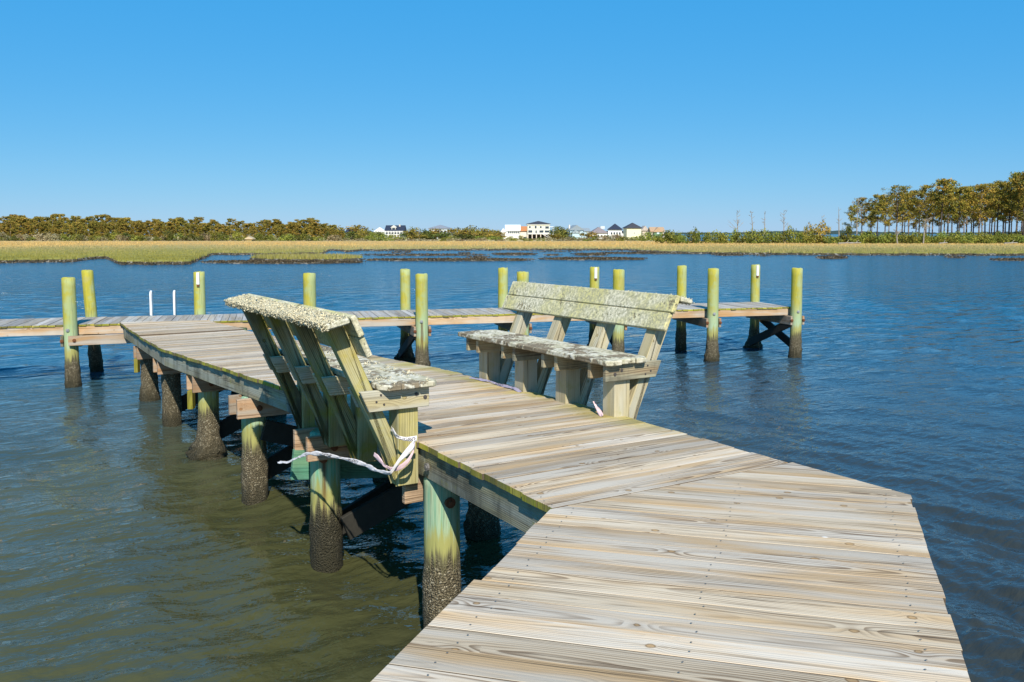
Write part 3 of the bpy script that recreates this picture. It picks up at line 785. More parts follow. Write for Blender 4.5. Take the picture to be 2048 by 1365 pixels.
def roof_mesh(kind, x0, x1, y0, y1, z, h, ov=0.45):
    bm = bmesh.new(); x0 -= ov; x1 += ov; y0 -= ov; y1 += ov; t = 0.18
    if kind == 'hip':
        m = min(x1 - x0, y1 - y0) / 2
        if x1 - x0 >= y1 - y0: ra, rb = ((x0 + m, (y0 + y1) / 2), (x1 - m, (y0 + y1) / 2))
        else: ra, rb = (((x0 + x1) / 2, y0 + m), ((x0 + x1) / 2, y1 - m))
        e = 0.02
        ra = (ra[0] - e, ra[1] - e) ; rb = (rb[0] + e, rb[1] + e)
    elif kind == 'gx':   # ridge along x
        ra, rb = (x0, (y0 + y1) / 2), (x1, (y0 + y1) / 2)
    else:                # ridge along y: gable faces the viewer
        ra, rb = ((x0 + x1) / 2, y0), ((x0 + x1) / 2, y1)
    c = [(x0, y0), (x1, y0), (x1, y1), (x0, y1)]
    lo = [bm.verts.new((p[0], p[1], z - t)) for p in c]; up = [bm.verts.new((p[0], p[1], z)) for p in c]
    A = bm.verts.new((ra[0], ra[1], z + h)); B = bm.verts.new((rb[0], rb[1], z + h))
    bm.faces.new(lo[::-1])
    for i in range(4): bm.faces.new((lo[i], lo[(i + 1) % 4], up[(i + 1) % 4], up[i]))
    if kind in ('hip', 'gx') and (x1 - x0 >= y1 - y0 or kind == 'gx'):
        bm.faces.new((up[0], up[1], B, A)); bm.faces.new((up[2], up[3], A, B)); bm.faces.new((up[1], up[2], B)); bm.faces.new((up[3], up[0], A))
    else:
        bm.faces.new((up[0], up[1], A)); bm.faces.new((up[1], up[2], B, A)); bm.faces.new((up[2], up[3], B)); bm.faces.new((up[3], up[0], A, B))
    return bm_mesh(bm, 'roof')

HC = {}
def hc(c, var=0.08):
    if c not in HC: HC[c] = flat('paint_%d' % len(HC), c, 0.7, 0.3, var, 1.5)
    return HC[c]
M['glass'] = flat('window_glass', (0.05, 0.065, 0.08), 0.12, 0.5)
M['shade'] = flat('open_bay_shade', (0.06, 0.055, 0.05), 0.9, 0.1)  # shade of the open ground storey as a flat dark colour
WHITE = (0.78, 0.78, 0.75)

def house(name, label, u0, u1, v_eave, v_ridge, y, wall, roof, rk, depth=9.0, rz=0.0, wins=(), z0=0.3, rects=None, trim=WHITE, cat='house'):
    """u0..u1 image columns of the walls; eave and ridge by image row; windows as rows (height, count, w, h, from, to) in shares of the front"""
    k = y / 1800
    w = (u1 - u0) * k; xc = ((u0 + u1) / 2 - 1024) * k
    ze = CAMZ - (v_eave - 467) * k; zr = CAMZ - (v_ridge - 467) * k
    e = empty(name, (xc, y, 0), rz)
    tag(e, label, cat)
    x0, x1 = -w / 2, w / 2
    boxes('wall', [(x0, x1, 0, depth, z0, ze)], hc(wall), e)
    link('roof', roof_mesh(rk, x0, x1, 0, depth, ze + 0.18, zr - ze - 0.18), hc(roof, 0.2), e)
    if rk == 'gy':       # gable wall under the roof
        bm = bmesh.new()
        a = [bm.verts.new((x0, -0.01, ze)), bm.verts.new((x1, -0.01, ze)), bm.verts.new((0, -0.01, zr - 0.25))]
        b = [bm.verts.new((p.co.x, 0.3, p.co.z)) for p in a]
        bm.faces.new(a); bm.faces.new(b[::-1])
        for i in range(3): bm.faces.new((a[i], b[i], b[(i + 1) % 3], a[(i + 1) % 3]))
        link('gable', bm_mesh(bm, 'gable'), hc(wall), e)
    H = ze - z0
    for zf, n, ww, wh, f0, f1 in wins:
        for i in range(n):
            xx = x0 + w * (f0 + (f1 - f0) * ((i + 0.5) / n)); zc = z0 + H * zf
            fr = boxes('window', [(xx - ww / 2 - 0.09, xx + ww / 2 + 0.09, -0.06, 0.02, zc - wh / 2 - 0.09, zc + wh / 2 + 0.09)], hc(trim), e)
            boxes('pane', [(xx - ww / 2, xx + ww / 2, -0.085, 0.0, zc - wh / 2, zc + wh / 2)], M['glass'], fr)
    return e, x0, x1, z0, ze, zr, k

NAVY = (0.025, 0.032, 0.055); SLATE = (0.10, 0.105, 0.12); CHAR = (0.05, 0.05, 0.058)
house('small_house', 'small house with dark gabled roof behind the leftmost house-side tree', 694, 712, 466, 456, 380, (0.5, 0.48, 0.42), NAVY, 'gx', 8)
house('white_roofed_house', 'low white house with white gabled roof left of the navy-roofed house', 750, 770, 464, 455, 395, WHITE, (0.72, 0.73, 0.74), 'gy', 9, 0.1, [(0.6, 2, 1.0, 1.2, 0.1, 0.9)])
# white house with navy roof, dormer, chimney and two-level porch
e, x0, x1, z0, ze, zr, k = house('navy_roofed_house', 'white two-storey porch house with navy roof, dormer and chimney', 772, 807, 462.5, 451, 370, WHITE, NAVY, 'gx', 8.5)
boxes('porch_floor', [(x0, x1, -2.0, -0.02, z0 + 1.75, z0 + 1.95)], hc(WHITE), e)
for i in range(7):
    xx = x0 + 0.12 + (x1 - x0 - 0.24) * i / 6
    boxes('column', [(xx - 0.11, xx + 0.11, -1.95, -1.73, z0, ze - 0.002)], hc(WHITE), e)
boxes('railing', [(x0 + 0.05, x1 - 0.05, -1.9, -1.82, z0 + 2.5, z0 + 2.6)], hc(WHITE), e)
boxes('porch_ceiling', [(x0, x1, -2.0, -0.02, ze - 0.3, ze - 0.05)], hc(WHITE), e)
for i in range(6):
    xx = x0 + (x1 - x0) * (i + 0.5) / 6
    boxes('window', [(xx - 0.4, xx + 0.4, -0.05, 0.02, z0 + 2.15, z0 + 3.2)], M['glass'], e)
d = boxes('dormer', [(-0.9 - 0.4, 0.9 - 0.4, 0.6, 4.0, ze + 0.4, ze + 1.5)], hc((0.6, 0.58, 0.5)), e)
m = roof_mesh('gy', -1.3, 0.5, 0.6, 4.0, ze + 1.5, 0.85, 0.25); link('dormer_roof', m, hc((0.6, 0.58, 0.5)), d)
boxes('pane', [(-0.95, 0.15, 0.55, 0.62, ze + 0.6, ze + 1.25)], M['glass'], d)
boxes('chimney', [(1.5, 2.1, 3.0, 3.6, ze + 0.6, zr + 0.35)], hc((0.55, 0.5, 0.42)), e)
house('grey_roofed_house', 'low grey pyramid-roofed house half hidden right of the navy-roofed house', 814, 838, 469, 459, 385, (0.5, 0.5, 0.48), (0.16, 0.16, 0.17), 'hip', 8)
e, x0, x1, z0, ze, zr, k = house('hip_roofed_house', 'pale blue house under a wide grey hip roof, behind dark trees', 858, 897, 458, 450, 390, (0.60, 0.68, 0.74), (0.22, 0.24, 0.27), 'hip', 9, -0.1, [(0.7, 5, 0.9, 1.1, 0.08, 0.92), (0.3, 4, 0.9, 1.2, 0.1, 0.9)])
boxes('side_wing', [(x1 + 0.01, x1 + 1.6, 1, 7, z0, z0 + 3.6)], hc((0.66, 0.74, 0.8)), e)
house('white_cottage', 'small white cottage glimpsed between trees left of the white metal-roofed house', 958, 968, 470, 464, 375, WHITE, (0.4, 0.4, 0.42), 'gx', 6)
e, x0, x1, z0, ze, zr, k = house('metal_roofed_house', 'white house with bright white metal roof left of the orange roof', 1012, 1039, 462, 450, 380, WHITE, (0.74, 0.75, 0.77), 'gx', 9, 0.0, [(0.78, 6, 0.6, 0.75, 0.12, 0.98)])
w_ = boxes('front_wing', [(x0 - 2.0, x0 - 0.02, -1.5, 6, z0, z0 + 2.9)], hc(WHITE), e)
link('wing_roof', roof_mesh('gy', x0 - 2.0, x0 - 0.3, -1.5, 6, z0 + 3.0, 1.5, 0.2), hc((0.68, 0.69, 0.71)), w_)
house('orange_roofed_house', 'white house with tall orange roof between the metal-roofed and the cream house', 1040, 1053, 463, 453, 388, (0.72, 0.66, 0.56), (0.50, 0.20, 0.07), 'gx', 9)
# big three-storey cream house
CREAM = (0.70, 0.67, 0.50)
e, x0, x1, z0, ze, zr, k = house('cream_house', 'tall three-storey cream house with dark hip roof and outside stair', 1055, 1099, 449, 442.3, 372, CREAM, CHAR, 'hip', 9.5, 0.0, z0=2.35)
boxes('eave_board', [(x0 - 0.3, x1 + 0.3, -0.3, 9.8, ze - 0.28, ze - 0.02)], hc(WHITE), e)
boxes('floor_band', [(x0 - 0.05, x1 + 0.05, -0.12, 9.6, 2.2, 2.34)], hc(WHITE), e)
for i in range(6):
    xx = x0 + 0.15 + (x1 - x0 - 0.3) * i / 5
    boxes('pillar', [(xx - 0.16, xx + 0.16, 0.0, 0.32, 0.3, 2.19)], hc((0.7, 0.6, 0.5)), e)
boxes('ground_shade_box', [(x0 + 0.2, x1 - 0.2, 3.0, 9.0, 0.3, 2.18)], M['shade'], e)  # dark box standing in for the shade under the raised floor
for xx, zc, ww, wh in [(-3.6, 5.15, 0.75, 0.8), (-1.2, 5.15, 0.8, 1.1), (0.9, 5.15, 0.75, 0.8), (3.5, 5.0, 1.5, 1.0), (-3.4, 3.35, 1.7, 1.0), (-1.0, 3.2, 0.6, 1.2), (1.2, 3.35, 1.7, 1.0), (3.5, 3.35, 1.9, 0.9)]:
    fr = boxes('window', [(xx - ww / 2 - 0.12, xx + ww / 2 + 0.12, -0.07, 0.02, zc - wh / 2 - 0.12, zc + wh / 2 + 0.12)], hc(WHITE), e)
    boxes('pane', [(xx - ww / 2, xx + ww / 2, -0.1, 0.0, zc - wh / 2, zc + wh / 2)], M['glass'], fr)
st = boxes('porch', [(x1 + 0.03, x1 + 1.6, 0.5, 6, 2.2, 2.4), (x1 + 1.4, x1 + 1.6, 0.5, 0.7, 0.3, 5.2), (x1 + 0.03, x1 + 1.6, 0.5, 6, 5.2, 5.4)], hc(WHITE), e)
boxes('stair', [(1.7 + i * 0.32, 2.02 + i * 0.32, -1.2, -0.15, 2.0 - i * 0.17, 2.15 - i * 0.17) for i in range(11)], hc(WHITE), e)
boxes('stair_rail', [(1.7 + i * 0.32, 2.02 + i * 0.32, -1.22, -1.16, 2.75 - i * 0.17, 2.88 - i * 0.17) for i in range(11)], hc(WHITE), e)
PB_ = (0.46, 0.62, 0.70)
e, x0, x1, z0, ze, zr, k = house('blue_gabled_house', 'pale blue house with stepped gables and small chimney', 1140, 1166, 461, 450.5, 378, PB_, (0.24, 0.28, 0.30), 'gy', 9, 0.12, [(0.75, 2, 0.7, 1.0, 0.15, 0.85)])
w_ = boxes('side_wing', [(x1 + 0.02, x1 + 3.2, 1, 8, z0, ze - 0.4)], hc(PB_), e)
link('wing_roof', roof_mesh('gx', x1 + 0.3, x1 + 3.2, 1, 8, ze - 0.35, 1.3, 0.3), hc((0.24, 0.28, 0.30)), w_)
w_ = boxes('front_wing', [(x0 + 0.4, x0 + 3.4, -2.5, -0.02, z0, z0 + 2.4)], hc(PB_), e)
link('wing_roof', roof_mesh('gy', x0 + 0.4, x0 + 3.4, -2.5, -0.3, z0 + 2.4, 1.2, 0.25), hc((0.28, 0.34, 0.36)), w_)
boxes('chimney', [(x0 + 0.1, x0 + 0.7, 4, 4.6, ze, zr + 0.1)], hc((0.6, 0.58, 0.54)), e)
e, x0, x1, z0, ze, zr, k = house('mauve_roofed_house', 'white house with broad mauve-grey hip roof right of the blue house', 1184, 1214, 467, 454.5, 370, WHITE, (0.23, 0.19, 0.19), 'hip', 9, 0.05, [(0.5, 3, 0.8, 0.9, 0.3, 0.95)])
boxes('cupola', [(0.8, 2.6, 3.5, 5.0, zr - 0.8, zr + 0.35)], hc((0.55, 0.6, 0.62)), e)
house('dark_roofed_house', 'white house with steep near-black hip roof left of the yellow house', 1216, 1243, 460, 447.5, 388, WHITE, NAVY, 'hip', 8.5, -0.1, [(0.6, 4, 0.7, 0.9, 0.15, 0.95)])
house('link_house', 'low white house with dark roof squeezed between the black-roofed and the yellow house', 1241, 1252, 466, 462, 392, WHITE, NAVY, 'gx', 6)
house('yellow_house', 'plain pale yellow house with charcoal hip roof', 1253, 1282, 457, 446, 375, (0.74, 0.70, 0.48), CHAR, 'hip', 8.5, 0.05, [(0.55, 1, 0.4, 0.4, 0.45, 0.6)])
house('beige_house', 'beige gabled house tucked just behind the right side of the yellow house', 1284, 1295, 462, 452, 398, (0.55, 0.47, 0.36), (0.45, 0.38, 0.32), 'gy', 8)
e, x0, x1, z0, ze, zr, k = house('tan_gabled_house', 'tan-roofed house with green gable, rightmost of the row', 1302, 1327, 464, 454.5, 372, (0.55, 0.5, 0.4), (0.44, 0.29, 0.17), 'gx', 8, 0.0, [(0.5, 3, 0.9, 1.0, 0.4, 1.0)])
w_ = boxes('front_wing', [(-1.6, 1.6, -1.2, 3, z0, ze)], hc((0.12, 0.2, 0.10)), e)
link('wing_roof', roof_mesh('gy', -1.6, 1.6, -1.2, 3, ze + 0.05, 1.75, 0.3), hc((0.44, 0.29, 0.17)), w_)
boxes('pane', [(-0.5, 0.5, -1.26, -1.18, ze - 0.9, ze + 0.2)], hc((0.55, 0.66, 0.7)), w_)
house('yellow_shed', 'tiny yellow shed at the foot of the left wood', 494, 504, 479, 473.5, 262, (0.6, 0.48, 0.2), (0.5, 0.4, 0.25), 'gy', 2.5)

# trees and shrubs around the houses
MT = [(662, 448, 7.0, 'w'), (678, 456, 6, 'l'), (716, 447, 9, 'w'), (704, 462, 6, 'l'), (732, 458, 5, 'w'), (745, 464, 6, 's'), (758, 462, 5, 'l'), (765, 466, 5, 's'), (784, 470, 5, 's'), (800, 469, 6, 's'),
      (825, 453, 5, 'w'), (816, 465, 6, 'l'), (838, 466, 6, 'w'), (850, 457, 5, 'l'), (860, 464, 6, 'l'), (872, 456, 7, 'w'), (884, 463, 8, 'l'), (910, 455, 8, 'w'), (926, 458, 7, 'w'),
      (943, 450, 8, 'w'), (956, 459, 6, 'w'), (968, 455, 6, 'w'), (984, 458, 7, 'w'), (996, 462, 6, 'w'), (1022, 470, 5, 's'), (1043, 470, 4, 's'), (1117, 450, 6, 'l'), (1124, 458, 7, 'l'), (1110, 466, 5, 'w'),
      (1146, 472, 6, 's'), (1176, 462, 6, 'w'), (1188, 471, 5, 's'), (1216, 470, 4, 'l'), (1234, 462, 6, 't'), (1246, 472, 7, 's'), (1262, 474, 6, 's'), (1278, 470, 7, 's'), (1292, 462, 7, 's'), (1306, 470, 6, 's'), (1318, 473, 6, 's'), (1340, 468, 7, 's'), (1356, 470, 6, 's'),
      (690, 470, 6, 's'), (722, 470, 7, 's'), (740, 472, 6, 's'), (850, 471, 7, 'l'), (900, 470, 5, 's'), (930, 468, 8, 'l'), (962, 470, 7, 's'), (990, 470, 8, 's'), (1206, 472, 6, 't'), (1066, 475, 5, 't'), (1090, 476, 5, 't'), (1165, 475, 6, 't')]
CV = [bush_mesh(500 + i, 5.0, 5.2, 0.26, 40, 20, 'crown') for i in range(6)]
def stub(h):
    bm = bmesh.new(); limb(bm, (0, 0, -0.3), (0.1, 0, h), 0.16, 0.08, 6)
    for a in range(4): limb(bm, (0.05, 0, h * 0.5), (math.cos(a * 1.6) * 1.2, math.sin(a * 1.6) * 1.2, h * 1.2), 0.07, 0.03, 4)
    return bm_mesh(bm, 'trunk')
STUB = stub(2.6)
kinds = {'w': ('wood_leaf', 'rusty round-crowned tree'), 'l': ('live_leaf', 'dark evergreen tree'), 's': ('shrub_leaf', 'green shrub'), 't': ('tan_leaf', 'dry tan scrub')}
for k, (u, vt, w, kd) in enumerate(MT):
    y = R0.uniform(300, 330); hgt = (CAMZ - 0.3) - (vt - 467) / 1800 * y
    mat, nm = kinds[kd]
    if kd in 'wl':
        e = empty('tree', ((u - 1024) / 1800 * y, y, 0.3), R0.random() * 6.28); e.scale = (w / 4.2, w / 4.2, hgt / 4.8)
        tag(e, nm + ' growing among the houses behind the marsh', 'tree', nm + 's among the houses')
        link('trunk', STUB, M['bark'], e); c = link('crown', CV[k % 6], M[mat], e)
        c.location = (0, 0, 0.25); c.material_slots[0].link = 'OBJECT'; c.material_slots[0].material = M[mat]
    else:
        y = R0.uniform(272, 290); hgt = max(1.0, (CAMZ - 0.3) - (vt - 467) / 1800 * y)
        shrub(u, y, w * 0.9, hgt, BV[k % 6], M[mat], nm + ' on the marsh edge before the houses', nm + ' before the houses')
for k in range(30):
    u = 690 + 640 * (k + R0.uniform(-0.4, 0.4)) / 30
    shrub(u, R0.uniform(262, 270), R0.uniform(3, 5.5), R0.uniform(0.7, 1.5), TV[k % 3], M['tan_leaf'] if R0.random() < 0.6 else M['shrub_leaf'], 'low scrub clump along the back edge of the marsh before the houses', 'low scrub before the houses', w0=4.0, h0=1.7)

# far shore across the open water
def far_shore():
    rg = np.random.default_rng(9); n = 420
    x = np.linspace(-900, 2600, n); h = 5 + 3.0 * rg.random(n) + 2.5 * np.sin(x * 0.01)
    v = []; f = []
    for i in range(n): v += [(x[i], 2300, -1), (x[i], 2300 + 6 * rg.random(), h[i]), (x[i], 2420, -1)]
    for i in range(n - 1):
        a = i * 3; f += [(a, a + 3, a + 4, a + 1), (a + 1, a + 4, a + 5, a + 2)]
    o = link('far_shore', mesh_np('far_shore', v, f), flat('far_trees', (0.035, 0.06, 0.06), 0.9, 0.1, 0.4, 0.05))
    tag(o, 'low dark wooded shore far across the open water', 'shore', kind='stuff')
far_shore()

# ------------------------------------------------------------------ dock carpentry helpers
PBEND = np.array([-1.2, 8.2]); D2 = np.array([-.637, .77])
def deck_z(x, y):
    s = max(0.0, (x - PBEND[0]) * D2[0] + (y - PBEND[1]) * D2[1])
    return max(1.30 - 0.030 * s, 1.06)

def clip(poly, n, d):
    """keep the side dot(p,n) <= d of a convex polygon"""
    out = []
    for i in range(len(poly)):
        a, b = poly[i], poly[(i + 1) % len(poly)]
        da, db = a[0] * n[0] + a[1] * n[1] - d, b[0] * n[0] + b[1] * n[1] - d
        if da <= 0: out.append(a)
        if (da < 0 < db) or (db < 0 < da):
            t = da / (da - db); out.append((a[0] + (b[0] - a[0]) * t, a[1] + (b[1] - a[1]) * t))
    return out

def plank(name, poly, along, zf, thick, mats, parent, cham=0.0015, endflag=None):
    """a board cut to a plan outline; along = unit vector of its length"""
    n = len(poly)
    area = sum(poly[i][0] * poly[(i + 1) % n][1] - poly[(i + 1) % n][0] * poly[i][1] for i in range(n))
    if area < 0: poly = poly[::-1]
    cx = sum(p[0] for p in poly) / n; cy = sum(p[1] for p in poly) / n
    ax, ay = along; px, py = -ay, ax
    us = [p[0] * ax + p[1] * ay for p in poly]; vs = [p[0] * px + p[1] * py for p in poly]
    umin, umax = min(us), max(us); vmid = (min(vs) + max(vs)) / 2
    def inset(p):
        du = p[0] * ax + p[1] * ay; dv = p[0] * px + p[1] * py - vmid
        s = -cham if dv > 0 else cham
        e = cham if du < (umin + umax) / 2 else -cham
        return (p[0] + px * s + ax * e, p[1] + py * s + ay * e)
    top = [inset(p) for p in poly]
    V = [(q[0], q[1], zf(*q)) for q in top] + [(p[0], p[1], zf(*p) - cham) for p in poly] + [(p[0], p[1], zf(*p) - thick) for p in poly]
    F = [list(range(n)), list(range(3 * n - 1, 2 * n - 1, -1))]; mi = [0, 0]
    for i in range(n):
        j = (i + 1) % n
        dx, dy = poly[j][0] - poly[i][0], poly[j][1] - poly[i][1]
        isend = abs(dx * px + dy * py) > abs(dx * ax + dy * ay)
        side = (1 if len(mats) > 2 and (endflag is None or endflag(poly[i], poly[j])) else 0) if isend else len(mats) - 1
        F += [[n + i, n + j, j, i], [2 * n + i, 2 * n + j, n + j, n + i]]; mi += [0, side]
    me = bpy.data.meshes.new(name)
    me.from_pydata([(v[0] - cx, v[1] - cy, v[2]) for v in V], [], F)
    uvl = me.uv_layers.new(name='grain'); uve = me.uv_layers.new(name='ends')
    for pi, p in enumerate(me.polygons):
        p.material_index = mi[pi]
        for li in p.loop_indices:
            v = V[me.loops[li].vertex_index]
            uu = v[0] * ax + v[1] * ay; vv = v[0] * px + v[1] * py - vmid
            dz = zf(v[0], v[1]) - v[2]
            if mi[pi] == 1 and len(mats) > 2: uvl.data[li].uv = (dz * 1.0 + uu * 0.1, vv)
            else: uvl.data[li].uv = (uu - umin, vv + dz)
            uve.data[li].uv = (uu - umin, umax - uu)
    me.update()
    o = link(name, me, mats, parent); o.location = (cx, cy, 0)
    if parent: o.location = (cx - parent.location.x, cy - parent.location.y, -parent.location.z)
    return o

def uv_grain(me, axis, origin=(0, 0, 0)):
    ax = Vector(axis).normalized()
    p1 = ax.orthogonal().normalized() if abs(ax.z) > 0.9 else ax.cross(Vector((0, 0, 1))).normalized()
    p2 = ax.cross(p1)
    uvl = me.uv_layers.new(name='grain')
    og = Vector(origin)
    for p in me.polygons:
        nrm = p.normal
        for li in p.loop_indices:
            c = me.vertices[me.loops[li].vertex_index].co - og
            if abs(nrm.dot(ax)) > 0.8: uvl.data[li].uv = (c.dot(p1) * 0.3, c.dot(p2))
            elif abs(nrm.dot(p1)) > 0.7: uvl.data[li].uv = (c.dot(ax), c.dot(p2))
            else: uvl.data[li].uv = (c.dot(ax), c.dot(p1) + 0.31)
    return me

def beam(name, p0, p1, w, h, mat, parent=None, roll=0.0, bev=0.004, top=True, warp=0.0):
    """sawn timber from p0 to p1 (centre line of the top face if top), w across, h deep"""
    p0, p1 = Vector(p0), Vector(p1)
    d = (p1 - p0); L = d.length; d.normalize()
    side = d.cross(Vector((0, 0, 1)))
    side = side.normalized() if side.length > 0.05 else Vector((1, 0, 0))
    if roll: side = Matrix.Rotation(roll, 3, d) @ side
    up = side.cross(d).normalized()
    bm = bmesh.new()
    z0, z1 = (-h, 0) if top else (-h / 2, h / 2)
    ring = []
    for q in (p0, p1):
        ring.append([bm.verts.new(q + side * a + up * b) for a, b in ((-w / 2, z0), (w / 2, z0), (w / 2, z1), (-w / 2, z1))])
    a, b = ring
    bm.faces.new(a[::-1]); bm.faces.new(b)
    for i in range(4): bm.faces.new((a[i], a[(i + 1) % 4], b[(i + 1) % 4], b[i]))
    bmesh.ops.recalc_face_normals(bm, faces=bm.faces)
    if bev: bmesh.ops.bevel(bm, geom=list(bm.edges), offset=bev, segments=1, affect='EDGES', profile=0.5)
    me = bm_mesh(bm, name)
    uv_grain(me, d, p0)
    return link(name, me, mat, parent)

def prism(name, poly3, ext, mat, parent, axis, bev=0.004):
    """3D outline extruded by ext"""
    bm = bmesh.new(); ext = Vector(ext)
    a = [bm.verts.new(p) for p in poly3]; b = [bm.verts.new(Vector(p) + ext) for p in poly3]
    bm.faces.new(a); bm.faces.new(b[::-1])
    n = len(a)
    for i in range(n): bm.faces.new((a[i], b[i], b[(i + 1) % n], a[(i + 1) % n]))
    bmesh.ops.recalc_face_normals(bm, faces=bm.faces)
    if bev: bmesh.ops.bevel(bm, geom=list(bm.edges), offset=bev, segments=1, affect='EDGES', profile=0.5)
    me = bm_mesh(bm, name); uv_grain(me, axis, poly3[0])
    return link(name, me, mat, parent)

def disc(name, c, nrm, r, t, mat, parent, n=10):
    bm = bmesh.new(); nrm = Vector(nrm).normalized(); c = Vector(c)
    limb(bm, c - nrm * 0.01, c + nrm * t * 0.6, r, r, n); limb(bm, c + nrm * t * 0.6, c + nrm * t, r * 0.6, r * 0.5, 6)
    return link(name, bm_mesh(bm, name), mat, parent)

# ------------------------------------------------------------------ the walkway
UB = np.array([math.cos(math.radians(121.66)), math.sin(math.radians(121.66))])      # along the bent leg
AB = np.array([math.cos(math.radians(31.66)), math.sin(math.radians(31.66))])        # along its boards
EDGE_L = [(0.183, 4.241), (-0.594, 5.579), (-2.006, 7.709), (-4.439, 11.275), (-6.84, 15.57)]
EDGE_R = [(1.640, 5.080), (1.083, 6.014), (0.561, 6.889), (-0.279, 8.169), (-0.640, 8.700), (-4.196, 14.073), (-5.40, 15.98)]
def edge_t(E, s):
    ss = [np.dot(p, UB) for p in E]; tt = [np.dot(p, AB) for p in E]
    if s < ss[0]: k = 0
    elif s > ss[-1]: k = len(ss) - 2
    else: k = max(i for i in range(len(ss) - 1) if ss[i] <= s)
    return tt[k] + (tt[k + 1] - tt[k]) * (s - ss[k]) / (ss[k + 1] - ss[k])
def st(s, t): p = UB * s + AB * t; return (float(p[0]), float(p[1]))

walk = empty('walkway', (0, 0, 0))
tag(walk, 'weathered plank walkway running from the foreground and bending left to the far dock', 'walkway')
S0 = float(np.dot(EDGE_L[0], UB)) + 0.004
C_AX = np.array([math.cos(math.radians(15.5)), math.sin(math.radians(15.5))]); C_AC = np.array([-C_AX[1], C_AX[0]])
def c_front(x): return 17.42 + 0.277 * x
cf_d = float(np.dot((0, 17.42), C_AC))      # front line of the far dock
R1 = random.Random(21)
PITCH = 0.1435
nB = 0
s = S0
while True:
    s0, s1 = s, s + PITCH - R1.uniform(0.003, 0.0065)
    jl, jr = R1.uniform(-0.008, 0.012), R1.uniform(-0.01, 0.01)
    poly = [st(s0, edge_t(EDGE_L, s0) + 0.022 - jl), st(s0, edge_t(EDGE_R, s0) - 0.025 + jr), st(s1, edge_t(EDGE_R, s1) - 0.025 + jr), st(s1, edge_t(EDGE_L, s1) + 0.022 - jl)]
    poly = clip(poly, C_AC, cf_d - 0.006)
    if len(poly) < 3: break
    zj = R1.uniform(-0.002, 0.002) + (0.022 if s > 14.0 else 0.0)
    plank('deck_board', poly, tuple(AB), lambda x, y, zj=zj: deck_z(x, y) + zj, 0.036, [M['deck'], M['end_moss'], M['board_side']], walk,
          endflag=lambda a, b: (a[0] + b[0]) / 2 * AB[0] + (a[1] + b[1]) / 2 * AB[1] < edge_t(EDGE_L, s) + 0.3)
    s += PITCH; nB += 1
# straight leg in the foreground
AA = np.array([math.cos(math.radians(-15.6)), math.sin(math.radians(-15.6))]); UA = np.array([-AA[1], AA[0]])
A_POLY = [(0.183, 4.241), (-1.24, 0.05), (0.49, 0.05), (2.014, 4.473), (1.617, 5.126)]
def in_convex(poly, Q):
    area = sum(Q[i][0] * Q[(i + 1) % len(Q)][1] - Q[(i + 1) % len(Q)][0] * Q[i][1] for i in range(len(Q)))
    for i in range(len(Q)):
        a, b = Q[i], Q[(i + 1) % len(Q)]
        n = (b[1] - a[1], -(b[0] - a[0])); L = math.hypot(*n); n = (n[0] / L, n[1] / L)
        if area < 0: n = (-n[0], -n[1])
        jit = R1.uniform(-0.006, 0.006) if i in (0, 2) else (-0.005 if i == 4 else 0)
        if i == 0: jit += extra
        poly = clip(poly, n, a[0] * n[0] + a[1] * n[1] + jit)
        if len(poly) < 3: return []
    return poly
smax = max(np.dot(p, UA) for p in A_POLY); smin = min(np.dot(p, UA) for p in A_POLY)
s = smax - 0.02 - PITCH * 40
while s < smax:
    s0, s1 = s, s + PITCH - R1.uniform(0.003, 0.006)
    extra = 0.0
    mid = s + PITCH / 2
    if mid < np.dot((-0.12, 3.35), UA): extra = 0.028
    big = [tuple(UA * s0 + AA * -4), tuple(UA * s0 + AA * 5), tuple(UA * s1 + AA * 5), tuple(UA * s1 + AA * -4)]
    poly = in_convex([(float(a), float(b)) for a, b in big], A_POLY)
    if len(poly) >= 3:
        zj = R1.uniform(-0.001, 0.001)
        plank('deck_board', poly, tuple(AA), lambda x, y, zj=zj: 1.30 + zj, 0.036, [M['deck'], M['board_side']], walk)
    s += PITCH

# stringers
def off(E, d):
    """polyline moved sideways along the boards"""
    return [tuple(np.array(p) + AB * d) for p in E]
def stringer_run(E, d, mat, h=0.185, name='stringer', w=0.042):
    P = off(E, d)
    for i in range(len(P) - 1):
        a, b = P[i], P[i + 1]
        L = math.hypot(b[0] - a[0], b[1] - a[1]); e = 0.003 / L
        a2 = (a[0] + (b[0] - a[0]) * e, a[1] + (b[1] - a[1]) * e); b2 = (b[0] - (b[0] - a[0]) * e, b[1] - (b[1] - a[1]) * e)
        beam(name, (a2[0], a2[1], deck_z(*a2) - 0.038), (b2[0], b2[1], deck_z(*b2) - 0.038), w, h, mat, walk)
SL = [EDGE_L[0], EDGE_L[1], EDGE_L[2], (-4.439, 11.275), (-6.72, 15.35)]
stringer_run([(0.33, 3.99)] + SL[1:], 0.072, M['stringer'])
SR = [(1.60, 5.15), (1.083, 6.014), (-0.279, 8.169), (-4.196, 14.073), (-5.3, 15.75)]
stringer_run(SR, -0.085, M['stringer'])
stringer_run([(0.9, 4.7), (-1.4, 8.3), (-6.0, 15.5)], 0.02, M['stringer'])
for a, b in (((0.15, 4.15), (-1.2, 0.2)), ((1.95, 4.45), (0.46, 0.2)), ((1.1, 4.4), (-0.3, 0.2))):
    ax_ = np.array(b) - np.array(a); ax_ /= np.linalg.norm(ax_); nn = np.array([-ax_[1], ax_[0]])
    s_ = 0.07 if a[0] < 0.5 else (-0.07 if a[0] > 1.5 else 0)
    beam('stringer', (a[0] + nn[0] * s_, a[1] + nn[1] * s_, 1.262), (b[0] + nn[0] * s_, b[1] + nn[1] * s_, 1.262), 0.042, 0.185, M['stringer'], walk)

